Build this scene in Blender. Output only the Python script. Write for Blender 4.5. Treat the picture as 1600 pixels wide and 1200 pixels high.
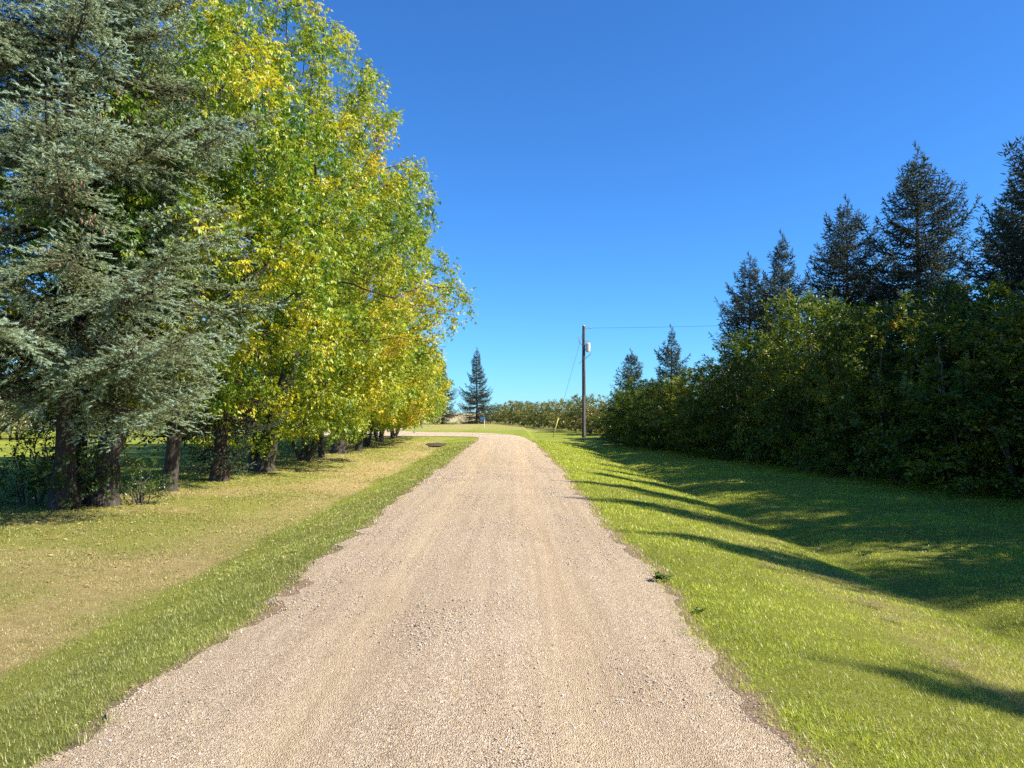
import bpy, bmesh, math, random
import numpy as np
from mathutils import Vector, Matrix

SC = bpy.context.scene
for o in list(bpy.data.objects):
    bpy.data.objects.remove(o)

# ------------------------------------------------------------------ camera, sky, sun, exposure
R = math.radians
cam_d = bpy.data.cameras.new('camera')
cam_d.sensor_width = 36.0
cam_d.lens = 36.0 * 1177 / 1600
cam_d.clip_start = 0.05
cam_d.clip_end = 9000
cam = bpy.data.objects.new('camera', cam_d)
SC.collection.objects.link(cam)
cam.location = (0, 0, 1.63)
cam.rotation_euler = (R(90 + 2.19), 0, 0)
SC.camera = cam

SUN_EL, SUN_AZ = R(43), R(107)          # azimuth clockwise from the road direction (+Y)
world = bpy.data.worlds.new('World')
SC.world = world
world.use_nodes = True
wn, wl = world.node_tree.nodes, world.node_tree.links
wn.clear()
sky = wn.new('ShaderNodeTexSky')
sky.sky_type = 'NISHITA'
sky.sun_disc = False
sky.sun_elevation = SUN_EL
sky.sun_rotation = SUN_AZ
sky.altitude = 0
sky.air_density = 1.0
sky.dust_density = 0.0
sky.ozone_density = 10.0
tint = wn.new('ShaderNodeMix')
tint.data_type = 'RGBA'
tint.blend_type = 'MULTIPLY'
tint.inputs[0].default_value = 1.0
tint.inputs[7].default_value = (0.489, 0.871, 1.139, 1)      # deep clear autumn blue, the same all over the sky
bg = wn.new('ShaderNodeBackground')
bg.inputs['Strength'].default_value = 0.09
wo = wn.new('ShaderNodeOutputWorld')
wl.new(sky.outputs[0], tint.inputs[6])
wl.new(tint.outputs[2], bg.inputs['Color'])
wl.new(bg.outputs[0], wo.inputs['Surface'])

sun_d = bpy.data.lights.new('sun', 'SUN')
sun_d.energy = 4.9
sun_d.angle = R(0.53)
sun_d.color = (1.0, 0.92, 0.79)
sun = bpy.data.objects.new('sun', sun_d)
SC.collection.objects.link(sun)
sdir = Vector((math.sin(SUN_AZ) * math.cos(SUN_EL), math.cos(SUN_AZ) * math.cos(SUN_EL), math.sin(SUN_EL)))
sun.rotation_euler = sdir.to_track_quat('Z', 'Y').to_euler()
sun.location = (30, -10, 40)

vs = SC.view_settings
vs.view_transform = 'Standard'
vs.look = 'None'
vs.gamma = 1
vs.use_curve_mapping = False
vs.exposure = 1.04
SC.render.engine = 'CYCLES'
SC.cycles.max_bounces = 6
SC.cycles.diffuse_bounces = 3
SC.cycles.transmission_bounces = 3
SC.cycles.glossy_bounces = 2
SC.cycles.use_denoising = False

COL = SC.collection

# ------------------------------------------------------------------ helpers
def tag(o, label=None, cat=None, group=None, kind=None):
    if label: o['label'] = label
    if cat: o['category'] = cat
    if group: o['group'] = group
    if kind: o['kind'] = kind
    return o

def empty(name, loc=(0, 0, 0), rz=0.0, label=None, cat=None, group=None):
    o = bpy.data.objects.new(name, None)
    COL.objects.link(o)
    o.location = loc
    o.rotation_euler = (0, 0, rz)
    return tag(o, label, cat, group)

def link(name, me, parent=None, loc=(0, 0, 0), rot=(0, 0, 0), scale=(1, 1, 1)):
    o = bpy.data.objects.new(name, me)
    COL.objects.link(o)
    o.parent = parent
    o.location = loc
    o.rotation_euler = rot
    o.scale = scale
    return o

def mesh_np(name, V, F, mat=None, smooth=False, vattr=None, vcol=None, matidx=None):
    """V (n,3), F (m,k) arrays -> mesh; vattr: dict of per-vertex floats; vcol: dict of per-vertex rgb."""
    V = np.asarray(V, dtype=np.float32)
    F = np.asarray(F, dtype=np.int32)
    k = F.shape[1]
    me = bpy.data.meshes.new(name)
    me.vertices.add(len(V))
    me.vertices.foreach_set('co', V.ravel())
    me.loops.add(F.size)
    me.loops.foreach_set('vertex_index', F.ravel())
    me.polygons.add(len(F))
    me.polygons.foreach_set('loop_start', np.arange(0, F.size, k, dtype=np.int32))
    if smooth:
        me.polygons.foreach_set('use_smooth', np.ones(len(F), dtype=bool))
    if matidx is not None:
        me.polygons.foreach_set('material_index', np.asarray(matidx, dtype=np.int32))
    for m in (mat if isinstance(mat, (list, tuple)) else [mat]):
        if m: me.materials.append(m)
    me.update(calc_edges=True)
    for nm, a in (vattr or {}).items():
        at = me.attributes.new(nm, 'FLOAT', 'POINT')
        at.data.foreach_set('value', np.asarray(a, dtype=np.float32))
    for nm, a in (vcol or {}).items():
        at = me.attributes.new(nm, 'FLOAT_COLOR', 'POINT')
        c = np.ones((len(V), 4), dtype=np.float32)
        c[:, :3] = a
        at.data.foreach_set('color', c.ravel())
    return me

def bm_mesh(name, bm, mat, smooth=False):
    me = bpy.data.meshes.new(name)
    if smooth:
        for f in bm.faces: f.smooth = True
    bm.normal_update()
    bm.to_mesh(me)
    bm.free()
    for m in (mat if isinstance(mat, (list, tuple)) else [mat]):
        me.materials.append(m)
    return me

def add_box(bm, c, s, bevel=0.0, rot=None):
    g = bmesh.ops.create_cube(bm, size=1.0)['verts']
    bmesh.ops.scale(bm, vec=s, verts=g)
    if bevel > 0:
        es = list({e for v in g for e in v.link_edges})
        r_ = bmesh.ops.bevel(bm, geom=es, offset=bevel, segments=2, affect='EDGES', profile=0.6)
        g = list({v for f in r_['faces'] for v in f.verts} | {v for v in g if v.is_valid})
    if rot is not None:
        bmesh.ops.rotate(bm, cent=(0, 0, 0), matrix=rot, verts=g)
    bmesh.ops.translate(bm, vec=c, verts=g)
    return g

def add_tube(bm, p0, p1, r0, r1=None, n=8):
    p0, p1 = Vector(p0), Vector(p1)
    r1 = r0 if r1 is None else r1
    d = p1 - p0
    g = bmesh.ops.create_cone(bm, cap_ends=True, cap_tris=False, segments=n, radius1=r0, radius2=r1, depth=d.length)['verts']
    bmesh.ops.rotate(bm, cent=(0, 0, 0), matrix=d.to_track_quat('Z', 'Y').to_matrix(), verts=g)
    bmesh.ops.translate(bm, vec=(p0 + p1) / 2, verts=g)
    return g

def _hash(ix, iy, seed):
    n = (ix.astype(np.int64) * 374761393 + iy.astype(np.int64) * 668265263 + seed * 974711) & 0x7fffffff
    n = ((n ^ (n >> 13)) * 1274126177) & 0x7fffffff
    return ((n ^ (n >> 16)) & 0xffff) / 65535.0

def vnoise(x, y, s=1.0, seed=0):
    """2D value noise 0..1."""
    x = np.asarray(x, dtype=np.float64) / s
    y = np.asarray(y, dtype=np.float64) / s
    ix, iy = np.floor(x), np.floor(y)
    fx, fy = x - ix, y - iy
    fx, fy = fx * fx * (3 - 2 * fx), fy * fy * (3 - 2 * fy)
    a, b = _hash(ix, iy, seed), _hash(ix + 1, iy, seed)
    c, d = _hash(ix, iy + 1, seed), _hash(ix + 1, iy + 1, seed)
    return (a * (1 - fx) + b * fx) * (1 - fy) + (c * (1 - fx) + d * fx) * fy

def smooth(a, b, x):
    t = np.clip((np.asarray(x, dtype=np.float64) - a) / (b - a), 0, 1)
    return t * t * (3 - 2 * t)

def unit(a):
    return a / np.maximum(np.linalg.norm(a, axis=-1, keepdims=True), 1e-9)

# ------------------------------------------------------------------ materials
def new_mat(name):
    m = bpy.data.materials.new(name)
    m.use_nodes = True
    nt = m.node_tree
    nt.nodes.clear()
    out = nt.nodes.new('ShaderNodeOutputMaterial')
    return m, nt, out

def N(nt, typ, **kw):
    n = nt.nodes.new(typ)
    for k, v in kw.items():
        if k.startswith('i_'):
            key = k[2:]
            key = int(key) if key.isdigit() else key.replace('_', ' ')
            n.inputs[key].default_value = v
        else:
            setattr(n, k, v)
    return n

def ramp(nt, stops, interp='LINEAR'):
    n = nt.nodes.new('ShaderNodeValToRGB')
    n.color_ramp.interpolation = interp
    els = n.color_ramp.elements
    while len(els) < len(stops): els.new(0.5)
    for e, (p, c) in zip(els, stops):
        e.position = p
        e.color = (*c, 1) if len(c) == 3 else c
    return n

def math_n(nt, op, a, b=None, clamp=False):
    n = nt.nodes.new('ShaderNodeMath')
    n.operation = op
    n.use_clamp = clamp
    for i, v in enumerate((a, b)):
        if v is None: continue
        if isinstance(v, (int, float)): n.inputs[i].default_value = v
        else: nt.links.new(v, n.inputs[i])
    return n.outputs[0]

def mixrgb(nt, fac, a, b, blend='MIX'):
    n = nt.nodes.new('ShaderNodeMix')
    n.data_type = 'RGBA'
    n.blend_type = blend
    for i, v in ((0, fac), (6, a), (7, b)):
        if isinstance(v, (int, float)): n.inputs[i].default_value = v
        elif isinstance(v, tuple): n.inputs[i].default_value = (*v, 1)
        else: nt.links.new(v, n.inputs[i])
    return n.outputs[2]

def simple_mat(name, color, rough=0.6, metal=0.0, var=0.12, scale=6.0, bump=0.0):
    m, nt, out = new_mat(name)
    p = N(nt, 'ShaderNodeBsdfPrincipled', i_Roughness=rough, i_Metallic=metal)
    tc = N(nt, 'ShaderNodeTexCoord')
    nz = N(nt, 'ShaderNodeTexNoise', i_Scale=scale, i_Detail=6.0)
    nt.links.new(tc.outputs['Object'], nz.inputs['Vector'])
    c = mixrgb(nt, nz.outputs[0], tuple(x * (1 - var) for x in color), tuple(min(1, x * (1 + var)) for x in color))
    nt.links.new(c, p.inputs['Base Color'])
    if bump:
        b = N(nt, 'ShaderNodeBump', i_Strength=bump, i_Distance=0.01)
        nt.links.new(nz.outputs[0], b.inputs['Height'])
        nt.links.new(b.outputs[0], p.inputs['Normal'])
    nt.links.new(p.outputs[0], out.inputs[0])
    return m

def leaf_mat(name, stops, nscale=0.35, wn=0.5, wr=0.5, bias=0.0, wobj=0.0, transl=0.35, gloss=0.05, seedz=0.0):
    """stops: colour ramp of leaf colour, driven by a world-space patch noise and the per-leaf random 'rnd'."""
    m, nt, out = new_mat(name)
    geo = N(nt, 'ShaderNodeNewGeometry')
    mp = N(nt, 'ShaderNodeMapping')
    mp.inputs['Location'].default_value = (seedz, seedz * .7, seedz * .3)
    nt.links.new(geo.outputs['Position'], mp.inputs['Vector'])
    nz = N(nt, 'ShaderNodeTexNoise', i_Scale=nscale, i_Detail=3.0, i_Roughness=0.6)
    nt.links.new(mp.outputs[0], nz.inputs['Vector'])
    at = N(nt, 'ShaderNodeAttribute', attribute_name='rnd')
    oi = N(nt, 'ShaderNodeObjectInfo')
    f = math_n(nt, 'MULTIPLY', math_n(nt, 'SUBTRACT', nz.outputs[0], 0.5), wn * 2.2)
    f = math_n(nt, 'ADD', f, math_n(nt, 'MULTIPLY', math_n(nt, 'SUBTRACT', at.outputs['Fac'], 0.5), wr))
    if wobj:
        f = math_n(nt, 'ADD', f, math_n(nt, 'MULTIPLY', math_n(nt, 'SUBTRACT', oi.outputs['Random'], 0.5), wobj))
    f = math_n(nt, 'ADD', f, 0.5 + bias, clamp=True)
    rp = ramp(nt, stops)
    nt.links.new(f, rp.inputs[0])
    d = N(nt, 'ShaderNodeBsdfDiffuse')
    t = N(nt, 'ShaderNodeBsdfTranslucent')
    g = N(nt, 'ShaderNodeBsdfGlossy', i_Roughness=0.38)
    g.inputs['Color'].default_value = (0.9, 0.95, 1, 1)
    nt.links.new(rp.outputs[0], d.inputs['Color'])
    tcol = mixrgb(nt, 1.0, rp.outputs[0], (1.25, 1.2, 0.55), 'MULTIPLY')
    nt.links.new(tcol, t.inputs['Color'])
    m1 = N(nt, 'ShaderNodeMixShader')
    m1.inputs[0].default_value = transl
    nt.links.new(d.outputs[0], m1.inputs[1])
    nt.links.new(t.outputs[0], m1.inputs[2])
    m2 = N(nt, 'ShaderNodeMixShader')
    m2.inputs[0].default_value = gloss
    nt.links.new(m1.outputs[0], m2.inputs[1])
    nt.links.new(g.outputs[0], m2.inputs[2])
    nt.links.new(m2.outputs[0], out.inputs[0])
    return m

def bark_mat(name, c0, c1, scale=9.0):
    m, nt, out = new_mat(name)
    tc = N(nt, 'ShaderNodeTexCoord')
    mp = N(nt, 'ShaderNodeMapping')
    mp.inputs['Scale'].default_value = (1, 1, 0.22)
    nt.links.new(tc.outputs['Object'], mp.inputs['Vector'])
    nz = N(nt, 'ShaderNodeTexNoise', i_Scale=scale * 2.2, i_Detail=8.0, i_Roughness=0.7)
    nt.links.new(mp.outputs[0], nz.inputs['Vector'])
    vo = N(nt, 'ShaderNodeTexVoronoi', i_Scale=scale * 2, feature='DISTANCE_TO_EDGE')
    nt.links.new(mp.outputs[0], vo.inputs['Vector'])
    h = math_n(nt, 'ADD', nz.outputs[0], math_n(nt, 'MULTIPLY', vo.outputs[0], 0.9))
    rp = ramp(nt, [(0.35, c0), (0.85, c1)])
    nt.links.new(h, rp.inputs[0])
    p = N(nt, 'ShaderNodeBsdfPrincipled', i_Roughness=0.9)
    b = N(nt, 'ShaderNodeBump', i_Strength=1.0, i_Distance=0.03)
    nt.links.new(h, b.inputs['Height'])
    nt.links.new(b.outputs[0], p.inputs['Normal'])
    nt.links.new(rp.outputs[0], p.inputs['Base Color'])
    nt.links.new(p.outputs[0], out.inputs[0])
    return m

M_BARK = bark_mat('bark', (0.018, 0.015, 0.012), (0.11, 0.09, 0.07))
M_BARK_SPRUCE = bark_mat('spruce bark', (0.022, 0.016, 0.012), (0.10, 0.07, 0.052), 12)
M_TWIG = bark_mat('twig bark', (0.06, 0.05, 0.04), (0.22, 0.19, 0.16), 20)
M_MAPLE = leaf_mat('maple leaves', [(0.0, (0.05, 0.12, 0.016)), (0.30, (0.11, 0.22, 0.022)), (0.52, (0.27, 0.37, 0.03)),
                                    (0.72, (0.52, 0.51, 0.032)), (0.92, (0.68, 0.56, 0.045)), (1.0, (0.50, 0.31, 0.10))],
                   nscale=0.33, wn=0.75, wr=0.5, bias=0.07, wobj=0.14, transl=0.42, gloss=0.03)
M_HEDGE = leaf_mat('hedge leaves', [(0.0, (0.035, 0.075, 0.012)), (0.4, (0.085, 0.145, 0.02)), (0.7, (0.20, 0.25, 0.028)),
                                    (0.9, (0.36, 0.32, 0.035)), (1.0, (0.28, 0.13, 0.05))],
                   nscale=0.55, wn=0.75, wr=0.5, bias=0.0, wobj=0.3, transl=0.42, gloss=0.035, seedz=20)
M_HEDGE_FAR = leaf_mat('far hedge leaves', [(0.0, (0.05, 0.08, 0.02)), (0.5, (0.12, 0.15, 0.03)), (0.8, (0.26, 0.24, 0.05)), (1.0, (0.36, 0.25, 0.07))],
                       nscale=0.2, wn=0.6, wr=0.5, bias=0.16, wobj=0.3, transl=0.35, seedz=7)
M_SUCKER = leaf_mat('sucker leaves', [(0.0, (0.035, 0.075, 0.014)), (0.6, (0.08, 0.14, 0.022)), (1.0, (0.16, 0.21, 0.035))],
                    nscale=0.6, transl=0.3, seedz=3)

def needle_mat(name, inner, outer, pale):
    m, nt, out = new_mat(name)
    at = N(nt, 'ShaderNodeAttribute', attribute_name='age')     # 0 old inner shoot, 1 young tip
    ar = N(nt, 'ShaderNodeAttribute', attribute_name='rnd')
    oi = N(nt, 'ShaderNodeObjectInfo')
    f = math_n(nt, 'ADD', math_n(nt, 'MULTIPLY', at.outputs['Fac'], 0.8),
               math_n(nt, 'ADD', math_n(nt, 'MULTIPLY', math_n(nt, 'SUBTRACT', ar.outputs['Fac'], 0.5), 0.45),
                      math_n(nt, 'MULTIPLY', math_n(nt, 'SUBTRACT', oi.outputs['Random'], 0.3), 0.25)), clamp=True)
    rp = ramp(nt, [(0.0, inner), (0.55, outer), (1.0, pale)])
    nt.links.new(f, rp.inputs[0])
    d = N(nt, 'ShaderNodeBsdfDiffuse')
    t = N(nt, 'ShaderNodeBsdfTranslucent')
    g = N(nt, 'ShaderNodeBsdfGlossy', i_Roughness=0.5)
    nt.links.new(rp.outputs[0], d.inputs['Color'])
    nt.links.new(rp.outputs[0], t.inputs['Color'])
    m1 = N(nt, 'ShaderNodeMixShader'); m1.inputs[0].default_value = 0.15
    m2 = N(nt, 'ShaderNodeMixShader'); m2.inputs[0].default_value = 0.02
    nt.links.new(d.outputs[0], m1.inputs[1]); nt.links.new(t.outputs[0], m1.inputs[2])
    nt.links.new(m1.outputs[0], m2.inputs[1]); nt.links.new(g.outputs[0], m2.inputs[2])
    nt.links.new(m2.outputs[0], out.inputs[0])
    return m

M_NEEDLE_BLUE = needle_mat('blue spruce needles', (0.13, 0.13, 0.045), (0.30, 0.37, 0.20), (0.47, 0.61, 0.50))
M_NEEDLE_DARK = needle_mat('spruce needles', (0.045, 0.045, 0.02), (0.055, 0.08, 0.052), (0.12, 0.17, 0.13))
M_CONE = simple_mat('spruce cones', (0.22, 0.11, 0.06), 0.7, var=0.35, scale=30)

# ------------------------------------------------------------------ the ground
def edge_r(y):
    y = np.asarray(y, dtype=np.float64)
    base = np.interp(y, [-60, 25, 35, 42, 48, 54, 58, 62], [1.42, 1.40, 1.33, 1.22, 0.9, 0.2, -0.9, -4])
    return base + 0.14 * (vnoise(y, y * 0, 1.3, 3) - 0.5) + 0.10 * (vnoise(y, y * 0, 0.37, 5) - 0.5) + 0.09 * (vnoise(y, y * 0, 0.14, 6) - 0.5)

def edge_l(y):
    y = np.asarray(y, dtype=np.float64)
    return -2.12 + 0.18 * (vnoise(y, y * 0, 1.6, 11) - 0.5) + 0.12 * (vnoise(y, y * 0, 0.35, 13) - 0.5) + 0.09 * (vnoise(y, y * 0, 0.14, 14) - 0.5)

def zfun(x, y):
    """ground height: road bed at 0, ditch either side that fades out where the road bends."""
    x = np.asarray(x, dtype=np.float64); y = np.asarray(y, dtype=np.float64)
    prof = np.interp(x, [-60, -14, -8.5, -6.2, -4.6, -4.1, -3.6, -2.6, -2.1, 1.4, 1.8, 2.6, 4.2, 4.75, 5.3, 6.5, 9, 14, 60],
                        [-.22, -.24, -.27, -.36, -.46, -.48, -.42, -.12, .0, .0, -.01, -.10, -.40, -.54, -.42, -.33, -.28, -.22, -.2])
    far = np.where(x < 0, smooth(37, 48, y), smooth(43, 54, y))
    flat = np.where(x < 1.5, 0.0, -0.12)
    z = prof * (1 - far) + flat * far
    off = smooth(0.2, 1.2, np.maximum(x - 1.42, -2.12 - x))
    z = z + off * (0.05 * (vnoise(x, y, 2.6, 21) - 0.5) + 0.035 * (vnoise(x, y, 0.7, 22) - 0.5)) * (1 - smooth(60, 120, y))
    # far gravel drive and yard lie level
    return z

def lin(*segs):
    out = []
    for a, b, s in segs:
        out.append(np.arange(a, b, s))
    return np.concatenate(out + [np.array([segs[-1][1]])])

gx = lin((-4000, -400, 600), (-400, -80, 40), (-80, -20, 4), (-20, -6, 0.7), (-6, 7, 0.16), (7, 20, 0.7), (20, 80, 4), (80, 400, 40), (400, 4000, 600))
gy = lin((-400, -40, 60), (-40, 2, 3), (2, 26, 0.3), (26, 64, 0.7), (64, 160, 4), (160, 600, 40), (600, 5000, 550))
GX, GY = np.meshgrid(gx, gy)
under = (GX > -1.5) & (GX < 0.75) & (GY < 47)
GZ = zfun(GX, GY)
GZ = np.where(under, -0.06, GZ)
nx, ny = len(gx), len(gy)
V = np.stack([GX.ravel(), GY.ravel(), GZ.ravel()], 1)
ii = np.arange(nx * ny).reshape(ny, nx)
F = np.stack([ii[:-1, :-1].ravel(), ii[:-1, 1:].ravel(), ii[1:, 1:].ravel(), ii[1:, :-1].ravel()], 1)

def straw_amt(x, y):
    s = smooth(-4.35, -4.0, -(-x)) * 0
    left = smooth(4.0, 4.2, -x + 0.2 * (vnoise(x, y, 1.5, 31) - .5)) * (1 - smooth(7.0, 12.0, -x + 2.5 * (vnoise(x, y, 3, 32) - .5)))
    left = left * (1 - 0.75 * smooth(40, 52, y)) * (0.55 + 0.75 * smooth(.3, .7, vnoise(x, y, 1.7, 34)))
    right = smooth(2.7, 3.4, x + 0.9 * (vnoise(x, y, 1.2, 33) - .5)) * (1 - smooth(4.0, 4.8, x)) * 0.38 * (1 - smooth(9, 16, y))
    far = smooth(63, 78, y) * 0.38 + smooth(135, 150, y) * 0.55
    band = 0.36 * np.exp(-((x + 4.75) / 0.6) ** 2) * (x < -4.02) * (1 - smooth(34, 46, y))
    return np.clip(left * 0.5 + band + right + far, 0, 1)

def dirt_amt(x, y):
    d = np.maximum(x - edge_r(y), edge_l(y) - x)          # negative on the road bed
    return (1 - smooth(0.0, 0.24, d)) * (1 - smooth(40, 50, y))

straw = straw_amt(V[:, 0], V[:, 1])
dirt = dirt_amt(V[:, 0], V[:, 1])
field = smooth(128, 140, V[:, 1])
thatch_shade = (1 - smooth(9, 26, V[:, 1])) * (np.abs(V[:, 0]) < 18)

def ground_material():
    m, nt, out = new_mat('lawn')
    geo = N(nt, 'ShaderNodeNewGeometry')
    a_s = N(nt, 'ShaderNodeAttribute', attribute_name='straw')
    a_d = N(nt, 'ShaderNodeAttribute', attribute_name='dirt')
    a_f = N(nt, 'ShaderNodeAttribute', attribute_name='field')
    def noise(scale, detail=4, rough=0.6):
        n = N(nt, 'ShaderNodeTexNoise', i_Scale=scale, i_Detail=float(detail), i_Roughness=rough)
        nt.links.new(geo.outputs['Position'], n.inputs['Vector'])
        return n.outputs[0]
    fine, mid, big = noise(38, 5, 0.75), noise(4.5, 5), noise(0.45, 4)
    vfine = noise(120, 3, 0.7)
    g = ramp(nt, [(0.28, (0.08, 0.105, 0.012)), (0.5, (0.23, 0.265, 0.03)), (0.72, (0.40, 0.42, 0.075))])
    nt.links.new(math_n(nt, 'ADD', math_n(nt, 'MULTIPLY', fine, 0.6), math_n(nt, 'MULTIPLY', big, 0.4)), g.inputs[0])
    s = ramp(nt, [(0.3, (0.16, 0.115, 0.045)), (0.5, (0.40, 0.31, 0.125)), (0.72, (0.62, 0.50, 0.25))])
    nt.links.new(math_n(nt, 'ADD', math_n(nt, 'MULTIPLY', fine, 0.65), math_n(nt, 'MULTIPLY', mid, 0.35)), s.inputs[0])
    sf = math_n(nt, 'MULTIPLY', math_n(nt, 'SUBTRACT', math_n(nt, 'ADD', math_n(nt, 'ADD', a_s.outputs['Fac'], math_n(nt, 'MULTIPLY', mid, 0.6)), math_n(nt, 'MULTIPLY', fine, 0.6)), 0.72), 1.5, True)
    c = mixrgb(nt, sf, g.outputs[0], s.outputs[0])
    a_t = N(nt, 'ShaderNodeAttribute', attribute_name='thatch_shade')      # brown thatch with painted shade between the modelled blades
    th = ramp(nt, [(0.3, (0.035, 0.032, 0.012)), (0.7, (0.20, 0.17, 0.065))])
    nt.links.new(math_n(nt, 'ADD', math_n(nt, 'MULTIPLY', vfine, 0.5), math_n(nt, 'MULTIPLY', fine, 0.5)), th.inputs[0])
    c = mixrgb(nt, math_n(nt, 'MULTIPLY', a_t.outputs['Fac'], 0.35), c, th.outputs[0])
    dcol = ramp(nt, [(0.3, (0.14, 0.095, 0.055)), (0.7, (0.40, 0.29, 0.19))])
    nt.links.new(fine, dcol.inputs[0])
    df = math_n(nt, 'MULTIPLY', math_n(nt, 'SUBTRACT', math_n(nt, 'ADD', a_d.outputs['Fac'], mid), 0.85), 2.5, True)
    c = mixrgb(nt, df, c, dcol.outputs[0])
    c = mixrgb(nt, a_f.outputs['Fac'], c, (0.42, 0.34, 0.17))
    p = N(nt, 'ShaderNodeBsdfPrincipled', i_Roughness=0.95)
    p.inputs['Specular IOR Level'].default_value = 0.15
    nt.links.new(c, p.inputs['Base Color'])
    b = N(nt, 'ShaderNodeBump', i_Strength=0.9, i_Distance=0.03)
    nt.links.new(math_n(nt, 'ADD', fine, math_n(nt, 'MULTIPLY', vfine, 0.5)), b.inputs['Height'])
    nt.links.new(b.outputs[0], p.inputs['Normal'])
    nt.links.new(p.outputs[0], out.inputs[0])
    return m

M_LAWN = ground_material()
ground = link('ground', mesh_np('ground', V, F, M_LAWN, True, {'straw': straw, 'dirt': dirt, 'field': field, 'thatch_shade': thatch_shade}))
tag(ground, 'mown lawn with shallow ditches and a straw field beyond', kind='structure')

# ------------------------------------------------------------------ the gravel road and drive
def road_z(u):
    crown = -0.003 + 0.063 * (1 - u * u)
    rut = 0.018 * (np.exp(-((u - 0.42) / 0.16) ** 2) + np.exp(-((u + 0.42) / 0.16) ** 2))
    return crown - rut

ys = lin((-60, 2, 2), (2, 16, 0.06), (16, 30, 0.12), (30, 46, 0.4))
Lp = [(float(edge_l(y)), y) for y in ys]
Rp = [(float(edge_r(y)), y) for y in ys]
tl = [(-2.12, 48), (-2.2, 49.3), (-2.6, 50.4), (-3.4, 51.1), (-4.6, 51.5), (-7, 51.7), (-12, 52.5), (-15, 55.5), (-16.8, 62), (-17.5, 78)]
tr = [(0.75, 50.0), (0.2, 54), (-0.6, 57.0), (-1.9, 59.6), (-3.6, 61.3), (-6, 62.2), (-8, 63.6), (-9.5, 66), (-10.5, 70), (-11, 78)]
Lp += tl; Rp += tr
Lp, Rp = np.array(Lp), np.array(Rp)
us = np.linspace(-1, 1, 21)
P2 = Lp[:, None, :] * (1 - (us[None, :, None] + 1) / 2) + Rp[:, None, :] * (us[None, :, None] + 1) / 2
zr = np.broadcast_to(road_z(us)[None, :], P2.shape[:2]).copy()
far_w = smooth(46, 51, P2[..., 1])
zr = zr * (1 - far_w) + 0.03 * far_w
zr += 0.012 * (vnoise(P2[..., 0], P2[..., 1], 0.9, 41) - 0.5)
VR = np.concatenate([P2, zr[..., None]], 2).reshape(-1, 3)
nr, nc = P2.shape[:2]
jj = np.arange(nr * nc).reshape(nr, nc)
FR = np.stack([jj[:-1, :-1].ravel(), jj[:-1, 1:].ravel(), jj[1:, 1:].ravel(), jj[1:, :-1].ravel()], 1)
# skirt so the edge has thickness
def skirt(col, flip):
    a = jj[:, col]
    base = len(VR_list[0]) if False else None

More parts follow.
